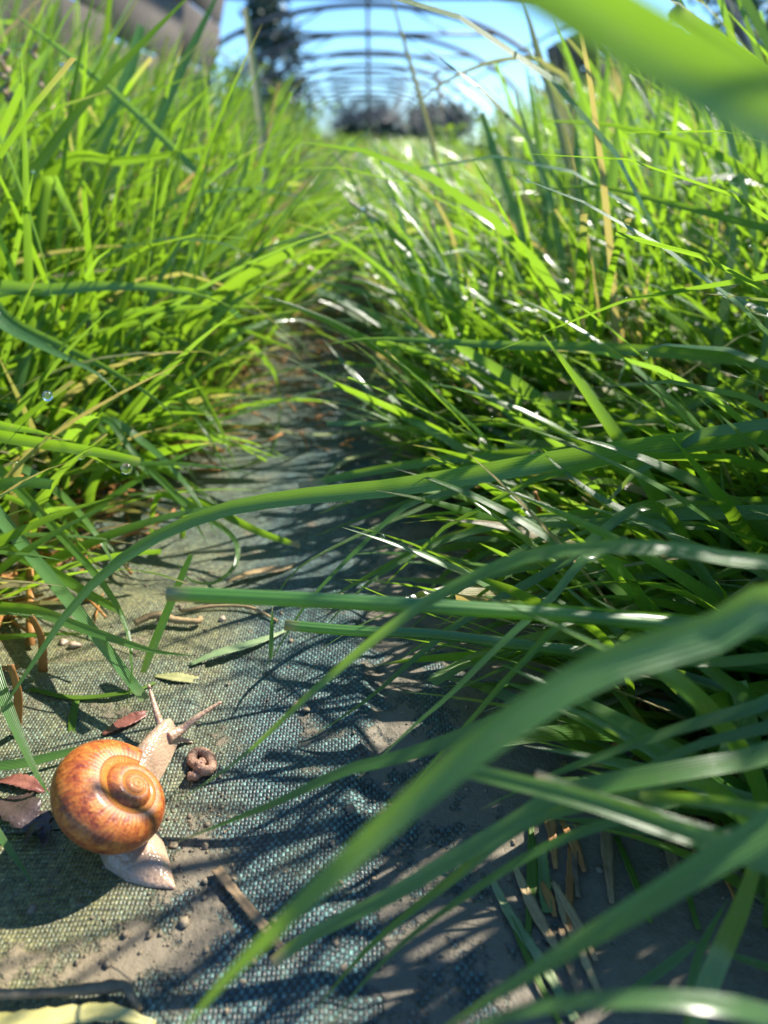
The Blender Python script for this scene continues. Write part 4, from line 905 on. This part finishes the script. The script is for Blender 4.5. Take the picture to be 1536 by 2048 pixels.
# ------------------------------------------------------------------ trees and weeds
def tree(label, x, y, h, rx, crown0, leaf, mat, n, seed, conifer=False):
    rr = np.random.default_rng(seed)
    e = empty('conifer_tree' if conifer else 'tree', (x, y, 0)); tag(e, label, 'tree')
    V, f, uv = tube(catmull([(x, y, -.1), (x + .1, y, h * .4), (x, y, h * .9)], 10), np.linspace(h * .03, h * .006, 10), 8)
    V = list(V); f = list(f)
    for k in range(9):
        an = rr.uniform(0, 6.28); z = h * rr.uniform(crown0, .8); l = rx * .8 * ((1 - z / h) if conifer else .8)
        v, ff, _ = tube([(x, y, z), (x + l * .5 * math.cos(an), y + l * .5 * math.sin(an), z + l * .2), (x + l * math.cos(an), y + l * math.sin(an), z + l * .35)], [h * .01, h * .007, h * .003], 6)
        b = len(V); V.extend(v); f.extend([tuple(i + b for i in q) for q in ff])
    meshobj('trunk', V, f, BARK, parent=e)
    nc = 60; cs = []
    for k in range(nc):
        z = rr.uniform(crown0, 1.); rad = rx * ((1 - z) / (1 - crown0)) if conifer else rx * math.sqrt(max(0, 1 - ((z - (1 + crown0) / 2) / ((1 - crown0) / 2)) ** 2))
        an = rr.uniform(0, 6.28); q = rad * rr.uniform(.3, 1.05)
        cs.append((x + q * math.cos(an), y + q * math.sin(an), z * h, rx * rr.uniform(.14, .32)))
    cs = np.array(cs); pick = rr.integers(0, nc, n)
    c = cs[pick, :3] + rr.normal(0, 1, (n, 3)) * cs[pick, 3:] * .6
    u = nrm(rr.normal(0, 1, (n, 3))); w_ = nrm(np.cross(u, rr.normal(0, 1, (n, 3))))
    s = leaf * rr.uniform(.6, 1.3, (n, 1))
    Q = np.stack([c - u * s, c + w_ * s * .45, c + u * s, c - w_ * s * .45], 1).reshape(-1, 3)
    meshobj('crown', Q, np.arange(4 * n).reshape(-1, 4), mat, parent=e, smooth=False)
tree('dark blue-green conifer rising behind the tall boards', -3.0, 26, 5.2, 1.5, .08, .12, DARKLEAF, 5000, 1, True)
tree('dark rounded tree closing the far end of the tunnel', .6, 82, 2.2, 3.6, .05, .30, DARKLEAF, 5000, 2)
tree('dark tree beyond the tunnel opposite the conifer', 5.2, 62, 2.5, 2.4, .08, .26, DARKLEAF, 5000, 3)
tree('blue-green tree above the soft-focus blade', 6.6, 14.5, 3.8, 1.8, .1, .10, PALELEAF, 5000, 4)
tree('dark tree behind the tall upright blades', 4.9, 17.0, 1.6, 1.6, .05, .10, PALELEAF, 5000, 5)
def weed(label, x, y, h, rx, n, seed, leaf, group):
    rr = np.random.default_rng(seed); z0 = float(Hf(x, y)) if abs(x) < .62 else -.006
    e = empty('leafy_weed', (x, y, z0)); tag(e, label, 'weed', group)
    V, f = [], []; Q = []; UVs = []
    for k in range(6):
        an = rr.uniform(0, 6.28); q = rx * rr.uniform(.2, .9); tp = np.array([x + q * math.cos(an), y + q * math.sin(an), h * rr.uniform(.75, 1.05)])
        pth = catmull([(x, y, z0), (x * .6 + tp[0] * .4, y * .6 + tp[1] * .4, h * .5), tp], 8)
        v, ff, _ = tube(pth, np.linspace(.004, .0015, 8), 6); b = len(V); V.extend(v); f.extend([tuple(i + b for i in qq) for qq in ff])
        for j in range(n // 6):
            p = pth[rr.integers(2, 8)] + rr.normal(0, .008, 3); a2 = rr.uniform(0, 6.28); dr = nrm(np.array([math.cos(a2), math.sin(a2), rr.uniform(-.2, .6)])); sd3 = nrm(np.cross(dr, [0, 0, 1.])); L = leaf * rr.uniform(.6, 1.2)
            nb = np.cross(sd3, dr) * L * .1
            Q.append(np.array([p, p + dr * L * .35 + sd3 * L * .28 + nb, p + dr * L * .75 + sd3 * L * .2 + nb, p + dr * L, p + dr * L * .75 - sd3 * L * .2 + nb, p + dr * L * .35 - sd3 * L * .28 + nb]))
    meshobj('stem', V, f, LEAF, parent=e)
    Q = np.concatenate(Q); meshobj('foliage', Q, np.arange(len(Q)).reshape(-1, 6), LEAF, parent=e, smooth=False)
wl = 'bright leafy weed growing along the path before the conifer'
for k, (x, y, h) in enumerate([(-.32, 2.6, .27), (-.55, 3.4, .42), (-.30, 3.6, .30), (-.75, 4.4, .62), (-.35, 5.0, .36), (-.95, 5.6, .72), (-.22, 4.3, .24), (-.55, 6.4, .55)]):
    weed(wl, x, y, h, .16 + .02 * k, 150, 20 + k, .05, 'leafy weeds before the conifer')
for k, (x, y, h) in enumerate([(.42, 3.0, .26), (.62, 3.8, .36), (.30, 2.2, .22)]):
    weed('bright leafy weed among the grass across the path', x, y, h, .16, 120, 40 + k, .045, 'leafy weeds across the path')
